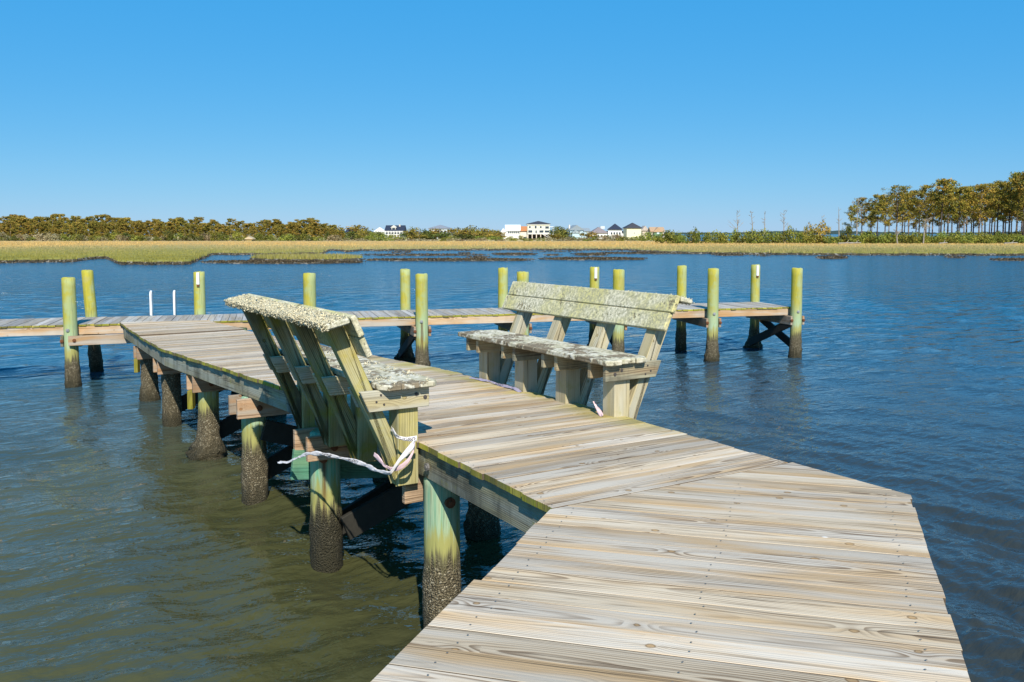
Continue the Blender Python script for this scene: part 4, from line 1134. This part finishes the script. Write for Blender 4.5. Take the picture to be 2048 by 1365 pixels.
# screw heads
def screws():
    bm = bmesh.new()
    def dot(x, y, z, r=0.004):
        vs = [bm.verts.new((x + r * math.cos(k * 1.0472), y + r * math.sin(k * 1.0472), z)) for k in range(6)]
        bm.faces.new(vs)
    s = S0
    while s < 14.5:
        for q in (0.035, 0.105):
            tl, tr = edge_t(EDGE_L, s + q), edge_t(EDGE_R, s + q)
            for t in (tl + 0.05, (tl + tr) / 2, tr - 0.05):
                x, y = st(s + q + R1.uniform(-0.008, 0.008), t + R1.uniform(-0.012, 0.012)); dot(x, y, deck_z(x, y) + 0.004)
        s += PITCH
    s = smax - 0.02 - PITCH * 40
    while s < smax:
        for q in (0.035, 0.105):
            for f in (0.07, 0.5, 0.93):
                sq = s + q
                # crossing of this line with the left and right sides
                def side(a, b):
                    a, b = np.array(a), np.array(b); sa, sb = np.dot(a, UA), np.dot(b, UA)
                    return np.dot(a + (b - a) * (sq - sa) / (sb - sa), AA)
                tl, tr = side(A_POLY[0], A_POLY[1]), side(A_POLY[2], A_POLY[3])
                t = tl + (tr - tl) * f + R1.uniform(-0.015, 0.015)
                p = UA * (sq + R1.uniform(-0.008, 0.008)) + AA * t
                if np.dot(p, UB) < S0 - 0.03 and sq < np.dot(A_POLY[3], UA): dot(p[0], p[1], 1.3045)
        s += PITCH
    o = link('screw_heads', bm_mesh(bm, 'screw_heads'), M['screw_flat'], walk); o['kind'] = 'stuff'
screws()

# ------------------------------------------------------------------ pilings
def piling(x, y, ztop, mat, label, r=0.115, lean=(0, 0), crust_top=0.5, lump=1.0, seed=0, name='piling', foot=0.0, group=None, parts=()):
    rg = np.random.default_rng(900 + seed)
    n = 22
    zs = np.concatenate([np.arange(-0.5, crust_top + 0.15, 0.035), np.linspace(crust_top + 0.2, ztop - 0.012, 10), [ztop]])
    ph = rg.random(8) * 6.28
    V = []; th = np.arange(n) * 2 * math.pi / n
    for k, z in enumerate(zs):
        rr = r * (1.0 - 0.02 * z) * (1 + 0.012 * np.sin(2 * th + ph[0]) + 0.008 * np.sin(3 * th + ph[1]))
        c = np.clip((crust_top - z) / 0.15, 0, 1)
        rr = rr + c * lump * (0.006 + 0.010 * rg.random(n) + 0.008 * np.sin(5 * th + 9 * z + ph[2]) * np.sin(17 * z + ph[3]))
        if foot: rr = rr + foot * np.exp(-((z - 0.02) / 0.14) ** 2) * (0.5 + 0.8 * rg.random(n)) * (0.6 + 0.6 * np.clip(np.cos(th - 2.2), 0, 1))
        if k == len(zs) - 1: rr = rr - 0.012 - 0.006 * rg.random(n)
        cx, cy = lean[0] * z, lean[1] * z
        zz = z + (0.006 * rg.normal(0, 1, n) if k == len(zs) - 1 else 0)
        V.append(np.stack([cx + rr * np.cos(th), cy + rr * np.sin(th), np.full(n, 0.0) + zz], -1))
    V = np.concatenate(V)
    m = len(zs)
    F = [(a * n + i, a * n + (i + 1) % n, (a + 1) * n + (i + 1) % n, (a + 1) * n + i) for a in range(m - 1) for i in range(n)]
    F.append(tuple((m - 1) * n + i for i in range(n)))
    me = mesh_np(name, V, F)
    me.polygons.foreach_set('use_smooth', np.array([True] * (len(F) - 1) + [False]))
    o = link(name, me, mat); o.location = (x, y, 0)
    tag(o, label, 'piling', group)
    for kind, dx, z in parts:
        d = Vector((dx, -1, 0)).normalized(); px, py = lean[0] * z, lean[1] * z
        c = Vector((px, py, z)) + d * r
        if kind == 'bolt': disc('bolt', c, d, 0.030, 0.025, M['bolt'], o)
        if kind == 'rust_bolt': disc('bolt', c, d, 0.034, 0.03, M['rusty'], o)
        if kind == 'tag':
            b = beam('marker_strip', c + d * 0.004 + Vector((0, 0, 0.0)), c + d * 0.004 + Vector((0, 0, -0.23)), 0.055, 0.02, M['white_plastic'], o, bev=0.003)
            beam('strip_clip', c + d * 0.005 + Vector((0, 0, -0.235)), c + d * 0.005 + Vector((0, 0, -0.27)), 0.05, 0.018, M['rusty'], o, bev=0.002)
    return o
GT = 'tall mossy pilings along the far dock'
PX = [(-7.52, 15.28, 1.87), (-3.66, 16.24, 1.90), (-1.69, 16.80, 1.86), (0.21, 17.32, 1.88), (2.12, 17.85, 1.90), (4.12, 18.40, 1.90), (6.00, 18.93, 1.886)]
PL = ['tall mossy piling left of the walkway junction, nearest of the left pair', 'mossy piling rising behind the back of the left bench', 'mossy piling with rust streak, in front of the dock just right of the left bench',
      'mossy piling partly hidden behind the left end of the right bench back', 'mossy piling standing behind the middle of the right bench', 'tall mossy piling at the dock front, left of the end pair', 'tall mossy piling at the right front corner of the dock end']
for i, ((x, y, zt), lb) in enumerate(zip(PX, PL)):
    parts = [('bolt', 0.05, 0.98)]
    if i == 2: parts = [('bolt', 0.05, 0.98)]
    piling(x, y, zt, M['pile_tall_rust'] if i == 2 else M['pile_tall'], lb, 0.118 if i else 0.112, (-0.012, 0) if i == 0 else (0.0, 0.0), 0.48, 0.8, i, group=GT, parts=parts, foot=0.05 if i in (2, 5) else 0.02)
BX = [(-7.92, 17.02, 1.92), (-6.03, 17.33, 1.88), (-4.05, 17.93, 1.90), (-2.19, 18.45, 1.88), (-0.19, 18.98, 1.89), (1.79, 19.50, 1.89), (3.78, 20.02, 1.90), (5.55, 20.5, 1.90)]
BL = ['leaning mossy piling behind the dock at far left, rear of the left pair', 'mossy piling with white marker strip behind the ladder handles', 'rear mossy piling almost hidden by the one behind the left bench',
      'rear mossy piling just left of the rust-streaked one', 'rear mossy piling left of the right bench back', 'rear mossy piling with white marker strip above the right bench', 'rear mossy piling above the right end of the right bench', 'rear mossy piling with white marker strip at the dock end']
for i, ((x, y, zt), lb) in enumerate(zip(BX, BL)):
    if i == 2: continue          # fully hidden behind its partner
    piling(x, y, zt, M['pile_tall'], lb, 0.108, (-0.062, 0) if i == 0 else (0, 0), 0.5, 1.2, 20 + i, group=GT, parts=[('tag', 0.15, zt - 0.01)] if i in (1, 5, 7) else (), foot=0.12 if i in (3, 7) else 0.0)
GL = 'short support pilings under the walkway'
LP = [(-5.71, 14.05, 'pile_low_crust', 'crusted support piling farthest along the walkway edge, next to the far dock', 0.05), (-4.66, 12.19, 'pile_low_crust', 'thick barnacled support piling, second from the far end of the walkway edge', 0.0),
      (-3.58, 10.47, 'pile_low', 'support piling with a swollen oyster-crusted foot', 0.15), (-2.53, 8.71, 'pile_low', 'yellow-stained barnacled support piling left of the left bench', 0.0),
      (-1.47, 6.98, 'pile_low_rust', 'green rust-streaked support piling beneath the left bench', 0.0), (-0.449, 5.66, 'pile_low', 'bright green support piling nearest the foreground corner', 0.0)]
for i, (x, y, mt, lb, ft) in enumerate(LP):
    piling(x, y, deck_z(x, y) - 0.228, M[mt], lb, 0.118, ((0.02, 0) if i == 2 else (0, 0)), 0.86 if mt == 'pile_low_crust' else 0.52, 0.8, 40 + i, group=GL, foot=ft,
           parts=[('rust_bolt', 0.55, 0.93)] if i == 5 else ([('rust_bolt', 0.1, 0.88)] if i == 4 else ()))
for i, (x, y, mt, lb, ft) in enumerate(LP):
    x2, y2 = x + 1.22, y + 0.72
    if i == 5: x2, y2 = 0.72, 6.32
    piling(x2, y2, deck_z(x2, y2) - 0.228, M['pile_low_crust'], 'dark wet support piling in the shade beneath the walkway', 0.118, (0, 0), 0.86, 1.3, 60 + i, group='inner support pilings beneath the walkway', foot=0.04)

# caps, blocks and braces under the walkway
for i, (x, y, mt, lb, ft) in enumerate(LP):
    for sd in (-1, 1):
        if i == 5 and sd == -1: continue
        c = np.array([x, y]) + UB * sd * 0.150
        a = c - AB * 0.20; b = c + AB * 1.62
        za, zb = deck_z(*a) - 0.226, deck_z(*b) - 0.226
        hh = 0.19
        cp = beam('pile_cap', (a[0], a[1], za), (b[0], b[1], zb), 0.045, hh, M['cap'], walk)
        if sd == -1:
            q = c - UB * 0.024 + AB * 0.01
            disc('bolt', (q[0], q[1], za - 0.10), (-UB[0], -UB[1], 0), 0.028, 0.02, M['rusty'], cp)
    if i in (0, 2):
        c = np.array([x, y]) - AB * 0.16 + UB * 0.11
        beam('block', (c[0], c[1], deck_z(*c) - 0.42), (c[0], c[1], deck_z(*c) - 0.64), 0.06, 0.10, M['end_moss'], walk, top=False)
    # cross braces to the inner piling
    c0 = np.array([x, y]) + UB * 0.145; c1 = c0 + AB * 1.42
    if i in (1, 2, 3, 4):
        beam('brace', (c1[0], c1[1], 0.80), (c0[0], c0[1], 0.18), 0.045, 0.2, M['brace_dark'], walk, top=False)
c0 = np.array([-1.47, 6.98]) - UB * 0.146
a = c0 + AB * 0.10; b = c0 + AB * 1.5
beam('brace', (a[0], a[1], 0.31), (b[0], b[1], 0.86), 0.045, 0.2, M['brace_dark'], walk, top=False)
c0 = np.array([-1.47, 6.98]) + UB * 0.148
a = c0 - AB * 0.22; b = c0 + AB * 1.75
beam('brace', (a[0], a[1], 0.80), (b[0], b[1], 0.56), 0.045, 0.24, M['brace_teal'], walk, top=False)
c0 = np.array([-2.53, 8.71]) - UB * 0.146; a = c0 + AB * 0.05; b = c0 + AB * 1.5
beam('brace', (a[0], a[1], 0.72), (b[0], b[1], 0.24), 0.045, 0.2, M['brace_dark'], walk, top=False)
# bolts through the outer stringer by the left bench
for s_ in (0.30,):
    p = np.array(EDGE_L[1]) - UB * (s_ - 0.22) + AB * 0.022
    disc('bolt', (p[0], p[1], 1.165), (-AB[0], -AB[1], 0), 0.026, 0.008, M['rusty_grey'], walk)

# ------------------------------------------------------------------ the far dock
dock = empty('dock', (0, 0, 0))
tag(dock, 'long grey plank dock crossing the water behind the benches', 'dock')
CP = 0.122; CW = 1.42
q0 = float(np.dot((5.97, 19.07), C_AX))
for k in range(154):
    t1 = q0 - k * CP; t0 = t1 - CP + R1.uniform(0.005, 0.008)
    jf, jb = R1.uniform(-0.012, 0.012), R1.uniform(-0.012, 0.012)
    P = [C_AX * t0 + C_AC * (cf_d + jf), C_AX * t1 + C_AC * (cf_d + jf), C_AX * t1 + C_AC * (cf_d + CW + jb), C_AX * t0 + C_AC * (cf_d + CW + jb)]
    zj = R1.uniform(-0.003, 0.003)
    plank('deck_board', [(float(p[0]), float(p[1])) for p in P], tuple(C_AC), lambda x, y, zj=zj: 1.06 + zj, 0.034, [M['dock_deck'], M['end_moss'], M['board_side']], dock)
t_r = q0 - 0.03
cuts = [t_r, float(np.dot((4.12, 18.4), C_AX)), float(np.dot((0.21, 17.32), C_AX)), float(np.dot((-1.69, 16.8), C_AX)), float(np.dot((-5.4, 15.98), C_AX)), float(np.dot((-7.52, 15.28), C_AX)), q0 - 154 * CP]
for dist in (0.035, CW / 2, CW - 0.05):
    for a, b in zip(cuts[:-1], cuts[1:]):
        p = C_AX * (a - 0.002) + C_AC * (cf_d + dist); q = C_AX * (b + 0.002) + C_AC * (cf_d + dist)
        beam('stringer', (p[0], p[1], 1.024), (q[0], q[1], 1.024), 0.042, 0.142, M['fresh'], dock)
# crossbeams in pairs on either side of each pair of pilings
pairs = [(PX[0], BX[0]), (PX[1], BX[2]), (PX[2], BX[3]), (PX[3], BX[4]), (PX[4], BX[5]), (PX[5], BX[6]), (PX[6], BX[7])]
for k, (f, b) in enumerate(pairs):
    f2, b2 = np.array(f[:2]), np.array(b[:2]); d = (b2 - f2) / np.linalg.norm(b2 - f2); nn = np.array([d[1], -d[0]])
    for sd in (-1, 1):
        p = f2 + nn * sd * 0.142 - d * 0.06; q = b2 + nn * sd * 0.142 + d * 0.12
        cb = beam('crossbeam', (p[0], p[1], 0.878), (q[0], q[1], 0.878), 0.045, 0.185, M['cap'] if k else M['stringer'], dock)
        disc('bolt', (p[0], p[1], 0.79), (-d[0], -d[1], 0), 0.03, 0.03, M['rusty'], cb)
    if k in (2, 4, 6):
        for sd, (z0_, z1_) in ((-1, (0.74, 0.12)), (1, (0.10, 0.70))):
            p = f2 + nn * sd * 0.135; q = b2 + nn * sd * 0.135
            beam('brace', (p[0], p[1], z0_), (q[0], q[1], z1_), 0.05, 0.17, M['brace_dark'], dock, top=False)
beam('ledger', (-7.50, 15.125, 0.885), (-6.30, 15.44, 0.905), 0.042, 0.165, M['fresh'], dock)
disc('bolt', (-7.40, 15.125, 0.81), (C_AC[0] * -1, C_AC[1] * -1, 0), 0.03, 0.02, M['rusty'], dock)
beam('ledger', (-6.28, 15.445, 0.905), (-4.9, 15.80, 0.91), 0.042, 0.165, M['cap'], dock)
# whitish cleat block on the rear of the dock behind the right bench is the bench's own cap board

# ladder handles at the back of the dock
def ladder():
    e = empty('dock_ladder', (-6.66, 17.13, 1.06))
    tag(e, 'white metal ladder with two hooped handrails at the back of the dock', 'ladder')
    def hoop(dx):
        pts = []
        base = C_AX * dx
        for t in np.linspace(0, 1, 5): pts.append((0.0, 0.38 * t))
        for a in np.linspace(0, math.pi, 9)[1:-1]: pts.append((0.11 - 0.11 * math.cos(a), 0.38 + 0.075 * math.sin(a)))
        for t in np.linspace(0, 1, 8): pts.append((0.22, 0.38 - 1.55 * t))
        P3 = [Vector((base[0] + C_AC[0] * (a - 0.02), base[1] + C_AC[1] * (a - 0.02), z)) for a, z in pts]
        bm = bmesh.new(); prev = None; n = 8
        for k, p in enumerate(P3):
            d = (P3[min(k + 1, len(P3) - 1)] - P3[max(k - 1, 0)]).normalized()
            side = Vector((C_AX[0], C_AX[1], 0)); up = d.cross(side)
            ring = [bm.verts.new(p + side * 0.021 * math.cos(6.283 * i / n) + up * 0.016 * math.sin(6.283 * i / n)) for i in range(n)]
            if prev:
                for i in range(n): bm.faces.new((prev[i], prev[(i + 1) % n], ring[(i + 1) % n], ring[i]))
            prev = ring
        link('handrail', bm_mesh(bm, 'handrail', True), M['white_metal'], e)
    hoop(-0.22); hoop(0.20)
    for z in (-0.25, -0.52, -0.8):
        a = C_AX * -0.2 + C_AC * 0.2; b = C_AX * 0.18 + C_AC * 0.2
        beam('rung', (a[0], a[1], z), (b[0], b[1], z), 0.09, 0.03, M['white_metal'], e, bev=0.003)
ladder()

# ------------------------------------------------------------------ the benches
def bench(base, nrm, centres, s0, s1, dz, label, mossy, seed, j0=-0.06, sf=-0.10, sw=0.130, cw=0.15):
    """base = point on the deck edge, nrm = outward unit vector; s runs along the deck edge away from the viewer"""
    base = np.array(base); nrm = np.array(nrm); rg = random.Random(seed)
    e = empty('bench', (float(base[0] + UB[0] * (s0 + s1) / 2), float(base[1] + UB[1] * (s0 + s1) / 2), 1.30))
    tag(e, label, 'bench', 'plank benches bolted to the walkway edges')
    org = Vector(e.location)
    def P(s, o, z): p = base + UB * s + nrm * o; return Vector((float(p[0]), float(p[1]), z + dz)) - org
    ext = lambda w: Vector((float(UB[0]) * w, float(UB[1]) * w, 0))
    ux = Vector((UB[0], UB[1], 0)); nx = Vector((nrm[0], nrm[1], 0))
    mw = M['bench_moss'] if mossy else M['bench_pale']
    g0 = 0.0
    lean = 0.452
    inner = lambda z: 0.012 + lean * (z - 1.06) + g0
    dp = 0.102
    for c in centres:
        a = c - 0.07
        prism('post', [P(a, g0, 1.06), P(a, g0 + 0.14, 1.06), P(a, g0 + 0.14, 1.688), P(a, g0, 1.688)], ext(0.14), mw, e, (0, 0, 1))
        zi = 1.06 + (g0 + 0.143 - 0.012 - g0) / lean
        zt = 2.118
        leg = [P(a, g0 + 0.143, 1.06), P(a, inner(1.06) + dp, 1.06), P(a, inner(zt) + dp, zt - 0.035), P(a, inner(zt), zt), P(a, g0 + 0.143, zi)]
        leg = [q + ux * (0.025 if mossy else 0.015) for q in leg]
        prism('leg', leg, ext(0.078 if mossy else 0.11), mw if (not mossy or c == min(centres)) else M['bench_shaded'], e, (nx * lean + Vector((0, 0, 1))).normalized())  # nearest leg keeps the lit colour, the others take the shaded copy
        for sd in (-1, 1):
            cs = c + sd * 0.0905
            jh = 0.118 + (0.012 if mossy else 0.0)
            zb_ = 1.688 - jh
            jo = prism('seat_joist', [P(cs - 0.019, j0, zb_), P(cs - 0.019, inner(zb_) + dp + 0.006, zb_), P(cs - 0.019, inner(1.688) + dp + 0.006, 1.688), P(cs - 0.019, j0, 1.688)], ext(0.038), M['bench_joist'] if not mossy else M['bench_pale'], e, nx)
            if sd == -1 and c == min(centres):
                disc('bolt', P(cs - 0.02, 0.03, 1.645), -ux, 0.012, 0.006, M['screw'], jo); disc('bolt', P(cs - 0.02, -0.03, 1.62), -ux, 0.013, 0.006, M['screw'], jo)
                for q_, z_ in ((0.27, 1.66), (0.30, 1.62), (0.25, 1.60)): disc('bolt', P(cs - 0.02, q_, z_), -ux, 0.007, 0.004, M['screw'], jo)
    sm = M['lichen_white']
    for k in range(3):      # seat planks
        oc = sf + sw / 2 + k * sw
        sa, sb = s0 - rg.uniform(0.0, 0.02), s1 + rg.uniform(0, 0.02)
        z1 = 1.728 + rg.uniform(-0.002, 0.002)
        hw = sw / 2 - 0.0025
        if k == 2: out = [(sa, oc - hw), (sa, oc + 0.02), (sa + 0.07, oc + hw), (sb, oc + hw), (sb, oc - hw)]
        elif k == 0: out = [(sa + 0.03, oc - hw), (sa, oc - 0.03), (sa, oc + hw), (sb, oc + hw), (sb, oc - 0.04), (sb - 0.02, oc - hw)]
        else: out = [(sa, oc - hw), (sa, oc + hw), (sb, oc + hw), (sb, oc - hw)]
        prism('seat_plank', [P(a_, b_, z1) for a_, b_ in out], (0, 0, -0.038), sm, e, ux, 0.007)
    # back planks on the leaning face
    nrm_dir = (nx * 1.0 + Vector((0, 0, -lean))).normalized(); up_dir = (nx * lean + Vector((0, 0, 1))).normalized()
    for k in range(2):
        zb = 1.905 + k * 0.128
        w = 0.136
        p0 = P(s0 - (0.05 if k else 0.03), inner(zb) - 0.003, zb); p1 = P(s1 + (0.03 if k else 0.05), inner(zb) - 0.003, zb)
        q = [p0, p0 + up_dir * w, p0 + up_dir * w - nrm_dir * 0.038, p0 - nrm_dir * 0.038]
        prism('back_plank', q, p1 - p0, M['lichen_yellow'], e, ux, 0.006)
    # cap board over the leg tops
    oc = inner(2.165); tilt = math.radians(13)
    td = (nx * math.cos(tilt) - Vector((0, 0, math.sin(tilt)))); tu = (nx * math.sin(tilt) + Vector((0, 0, math.cos(tilt))))
    p0 = P(s0 - 0.05, oc - 0.0, 2.158); p1 = P(s1 + 0.03, oc - 0.0, 2.158)
    prism('cap_board', [p0, p0 + td * cw, p0 + td * cw - tu * 0.038, p0 - tu * 0.038], p1 - p0, M['lichen_cap'], e, ux, 0.008)
    # crusty lichen tufts
    n = 9000 if mossy else 1800
    rn = np.random.default_rng(seed)
    V = np.zeros((n, 4, 3)); L_ = p1 - p0
    for i in range(n):
        t = rn.random()
        if rn.random() < 0.45:   # fringe on the outer edge of the cap
            c = p0 + L_ * t + td * (cw + rn.normal(0, 0.006)) - tu * (0.038 * rn.random())
        else:
            c = p0 + L_ * t + td * (cw * rn.random()) + tu * 0.002
        if mossy and i % 6 == 0:
            c = P(s0 + (s1 - s0) * t, sf + 0.01 + 0.36 * rn.random(), 1.730)
            if math.sin(c.x * 17 + 3) * math.sin(c.y * 13) < 0.1: c = p0 + L_ * t + td * (cw + rn.normal(0, 0.004)) - tu * (0.03 * rn.random())
        sz = rn.uniform(0.0025, 0.0075)
        for k in range(4): V[i, k] = np.array(c) + rn.normal(0, sz, 3)
    F = np.arange(n * 4).reshape(n, 4)
    f = np.concatenate([F[:, [0, 1, 2]], F[:, [0, 2, 3]], F[:, [0, 3, 1]], F[:, [1, 3, 2]]])
    o = link('lichen_crust', mesh_np('lichen_crust', V.reshape(-1, 3), f), M['lichen_flake'], e); o['kind'] = 'stuff'
    return e
bench(tuple(np.array((-0.594, 5.579)) - UB * 0.08 + AB * 0.03), tuple(-AB), [0.20, 0.86, 1.42, 2.03], 0.03, 2.22, -0.03, 'lichen-crusted bench on the left walkway edge seen from behind, wrapped in barrier tape', True, 1)
bench(tuple(np.array((1.083, 6.014)) - AB * 0.10), tuple(AB), [0.57, 1.18, 1.79, 2.40], 0.42, 2.62, 0.0, 'yellow-lichened bench on the right walkway edge seen from its front', False, 2, j0=-0.11, sf=-0.14, sw=0.134, cw=0.115)

# ------------------------------------------------------------------ barrier tape
M['tape'] = flat('tape_white', (0.74, 0.70, 0.69), 0.45, 0.4, 0.08, 8)
M['tape_pink'] = flat('tape_pink', (0.70, 0.50, 0.51), 0.5, 0.4, 0.2, 30)
M['tape_grey'] = flat('tape_shaded', (0.33, 0.30, 0.40), 0.5, 0.4, 0.3, 20)  # white tape with its bluish shade put into the colour
M['tape_ink'] = flat('tape_ink', (0.02, 0.02, 0.022), 0.6, 0.3)
def text_mesh(s):
    cu = bpy.data.curves.new('lettering', 'FONT'); cu.body = s; cu.size = 1.0; cu.resolution_u = 3
    o = bpy.data.objects.new('lettering', cu); COL.objects.link(o)
    dg = bpy.context.evaluated_depsgraph_get(); dg.update()
    me = bpy.data.meshes.new_from_object(o.evaluated_get(dg))
    bpy.data.objects.remove(o)
    v = np.array([x.co[:] for x in me.vertices]); f = [tuple(p.vertices) for p in me.polygons]
    bpy.data.meshes.remove(me)
    return v, f
def ribbon(name, pts, ups, width, mat, label, words=(), group=None, cat='barrier tape'):
    """pts: path, ups: direction across the tape at each point, words: (text, start, flip)"""
    P = np.array(pts, float); U = np.array(ups, float); U /= np.linalg.norm(U, axis=1)[:, None]
    seg = np.linalg.norm(np.diff(P, axis=0), axis=1); S = np.concatenate([[0], np.cumsum(seg)])
    n = max(30, int(S[-1] / 0.012)); ss = np.linspace(0, S[-1], n)
    wts = np.array([len(pts)])
    def ev(s):
        s = np.asarray(s)
        p = np.stack([np.interp(s, S, P[:, k]) for k in range(3)], -1); u = np.stack([np.interp(s, S, U[:, k]) for k in range(3)], -1)
        return p, u / np.linalg.norm(u, axis=-1)[..., None]
    # smooth the path
    p, u = ev(ss)
    for _ in range(int(0.05 / 0.012) + 2):
        p[1:-1] = (p[:-2] + 2 * p[1:-1] + p[2:]) / 4; u[1:-1] = (u[:-2] + 2 * u[1:-1] + u[2:]) / 4
    wv = width * (0.85 + 0.15 * np.sin(ss * 9)); 
    t = np.gradient(p, axis=0); t /= np.linalg.norm(t, axis=1)[:, None]
    nn = np.cross(t, u); nn /= np.linalg.norm(nn, axis=1)[:, None]
    cr = 0.006 * np.sin(ss * 40 + 2 * np.sin(ss * 11)) + 0.004 * np.sin(ss * 97)
    wv = wv * (0.82 + 0.22 * np.sin(ss * 23 + np.sin(ss * 7)))
    prof = np.array([-0.5, -0.2, 0.15, 0.5]); lift = np.array([0.0, 1.0, -0.6, 0.4])
    V = np.stack([p + u * (wv * a)[:, None] + nn * (cr * l)[:, None] for a, l in zip(prof, lift)], 1)
    th = 0.0012
    V2 = np.concatenate([V.reshape(-1, 3), (V + nn[:, None, :] * th).reshape(-1, 3)])
    F = []; k = len(prof); N = n * k
    for i in range(n - 1):
        for j in range(k - 1):
            a = i * k + j; F.append((a, a + 1, a + k + 1, a + k)); F.append((N + a, N + a + k, N + a + k + 1, N + a + 1))
        F.append((i * k, i * k + k, N + i * k + k, N + i * k)); a = i * k + k - 1; F.append((a, N + a, N + a + k, a + k))
    o = link(name, mesh_np(name, V2, F, True), mat)
    tag(o, label, cat, group)
    for word, s_, flip in words:
        v, f = text_mesh(word)
        hgt = width * 0.78
        sc = hgt / 0.72
        xs = s_ + v[:, 0] * sc * 0.9; a = (v[:, 1] - 0.36) * sc / width
        if flip: a = -a
        idx = np.clip(xs / S[-1] * (n - 1), 0, n - 1.001); i0 = idx.astype(int); fr = (idx - i0)[:, None]
        lerp = lambda q: q[i0] * (1 - fr) + q[i0 + 1] * fr
        ww = np.interp(xs, ss, wv); cc = np.interp(xs, ss, cr); lf = np.interp(a, prof, lift)
        side = -1 if flip == 2 else 1
        for sgn, off_ in ((1, th + 0.0012), (-1, -0.0012)):
            W = lerp(p) + lerp(u) * (ww * a)[:, None] + lerp(nn) * (cc * lf + off_)[:, None]
            link('lettering', mesh_np('lettering', W, f), M['tape_ink'], o)
    return o
Z_ = (0, 0, 1)
ribbon('barrier_tape',
       [(-1.859, 7.059, 0.80), (-1.737, 6.861, 0.85), (-1.609, 6.653, 0.94), (-1.489, 6.458, 1.02), (-1.361, 6.29, 1.062), (-1.221, 6.12, 1.082), (-1.089, 5.963, 1.098),
        (-0.961, 5.792, 1.112), (-0.86, 5.60, 1.125), (-0.745, 5.425, 1.150), (-0.690, 5.405, 1.235), (-0.640, 5.400, 1.290), (-0.600, 5.405, 1.335), (-0.600, 5.47, 1.345)],
       [(0.5, 0, 0.35), (0.4, 0, 0.4), (0.2, 0.3, 0.6), Z_, Z_, Z_, Z_, (0.1, 0.1, 1), (0.3, 0, 1), (-0.5, 0, 0.9), (-0.8, 0, 0.5), (-0.7, 0, 0.5), (-0.4, 0, 1), Z_],
       0.036, M['tape'], 'white barrier tape with black lettering trailing from the left bench over the water', [('DANGER', 0.99, 0), ('PELIGRO', 1.36, 0)])
ribbon('barrier_tape',
       [(-0.870, 5.600, 1.23), (-0.83, 5.530, 1.215), (-0.775, 5.475, 1.175), (-0.73, 5.445, 1.17), (-0.680, 5.420, 1.19), (-0.63, 5.405, 1.235), (-0.598, 5.410, 1.30), (-0.596, 5.44, 1.335)],
       [(0.3, 0, 1), (0.2, 0.0, 1), Z_, Z_, (-0.2, 0, 1), (-0.3, 0, 1), (-0.2, 0, 1), Z_],
       0.034, M['tape_pink'], 'pinkish loop of barrier tape around the foot of the left bench leg', [('DU', 0.17, 0)])
ribbon('barrier_tape',
       [(-0.755, 5.560, 1.405), (-0.715, 5.450, 1.385), (-0.690, 5.425, 1.375), (-0.66, 5.418, 1.367), (-0.61, 5.440, 1.362), (-0.585, 5.458, 1.362)],
       [Z_, Z_, Z_, Z_, Z_, Z_], 0.036, M['tape'], 'white barrier tape wrapped round the nearest post of the left bench', [('PELIGRO', 0.125, 0)])
# tape lying along the deck edge under the right bench
def edgeR(s_, o_, z):
    p = np.array((1.083, 6.014)) + UB * s_ + AB * o_; return (float(p[0]), float(p[1]), z)
ribbon('barrier_tape', [edgeR(1.72, -0.125, 1.303), edgeR(1.85, -0.118, 1.318), edgeR(2.05, -0.122, 1.312), edgeR(2.25, -0.117, 1.318), edgeR(2.45, -0.122, 1.310), edgeR(2.6, -0.118, 1.303)],
       [(0.85, 0.5, 0.4), (0.5, 0.3, 0.8), (0.85, 0.5, 0.5), (0.4, 0.2, 0.9), (0.85, 0.5, 0.5), (0.85, 0.5, 0.3)], 0.032, M['tape_grey'], 'crumpled barrier tape lying along the deck edge at the far posts of the right bench', [('DANGER', 0.3, 0)])
ribbon('tape_scrap', [edgeR(0.56, -0.165, 1.306), edgeR(0.62, -0.14, 1.32), edgeR(0.68, -0.125, 1.35), edgeR(0.72, -0.12, 1.385)],
       [(0.6, 0.2, 0.5), (0.8, 0, 0.5), (0.6, 0.5, 0.2), (0.6, 0.5, 0.1)], 0.034, M['tape_pink'], 'crumpled scrap of pink tape at the foot of the nearest right bench post', cat='tape scrap')
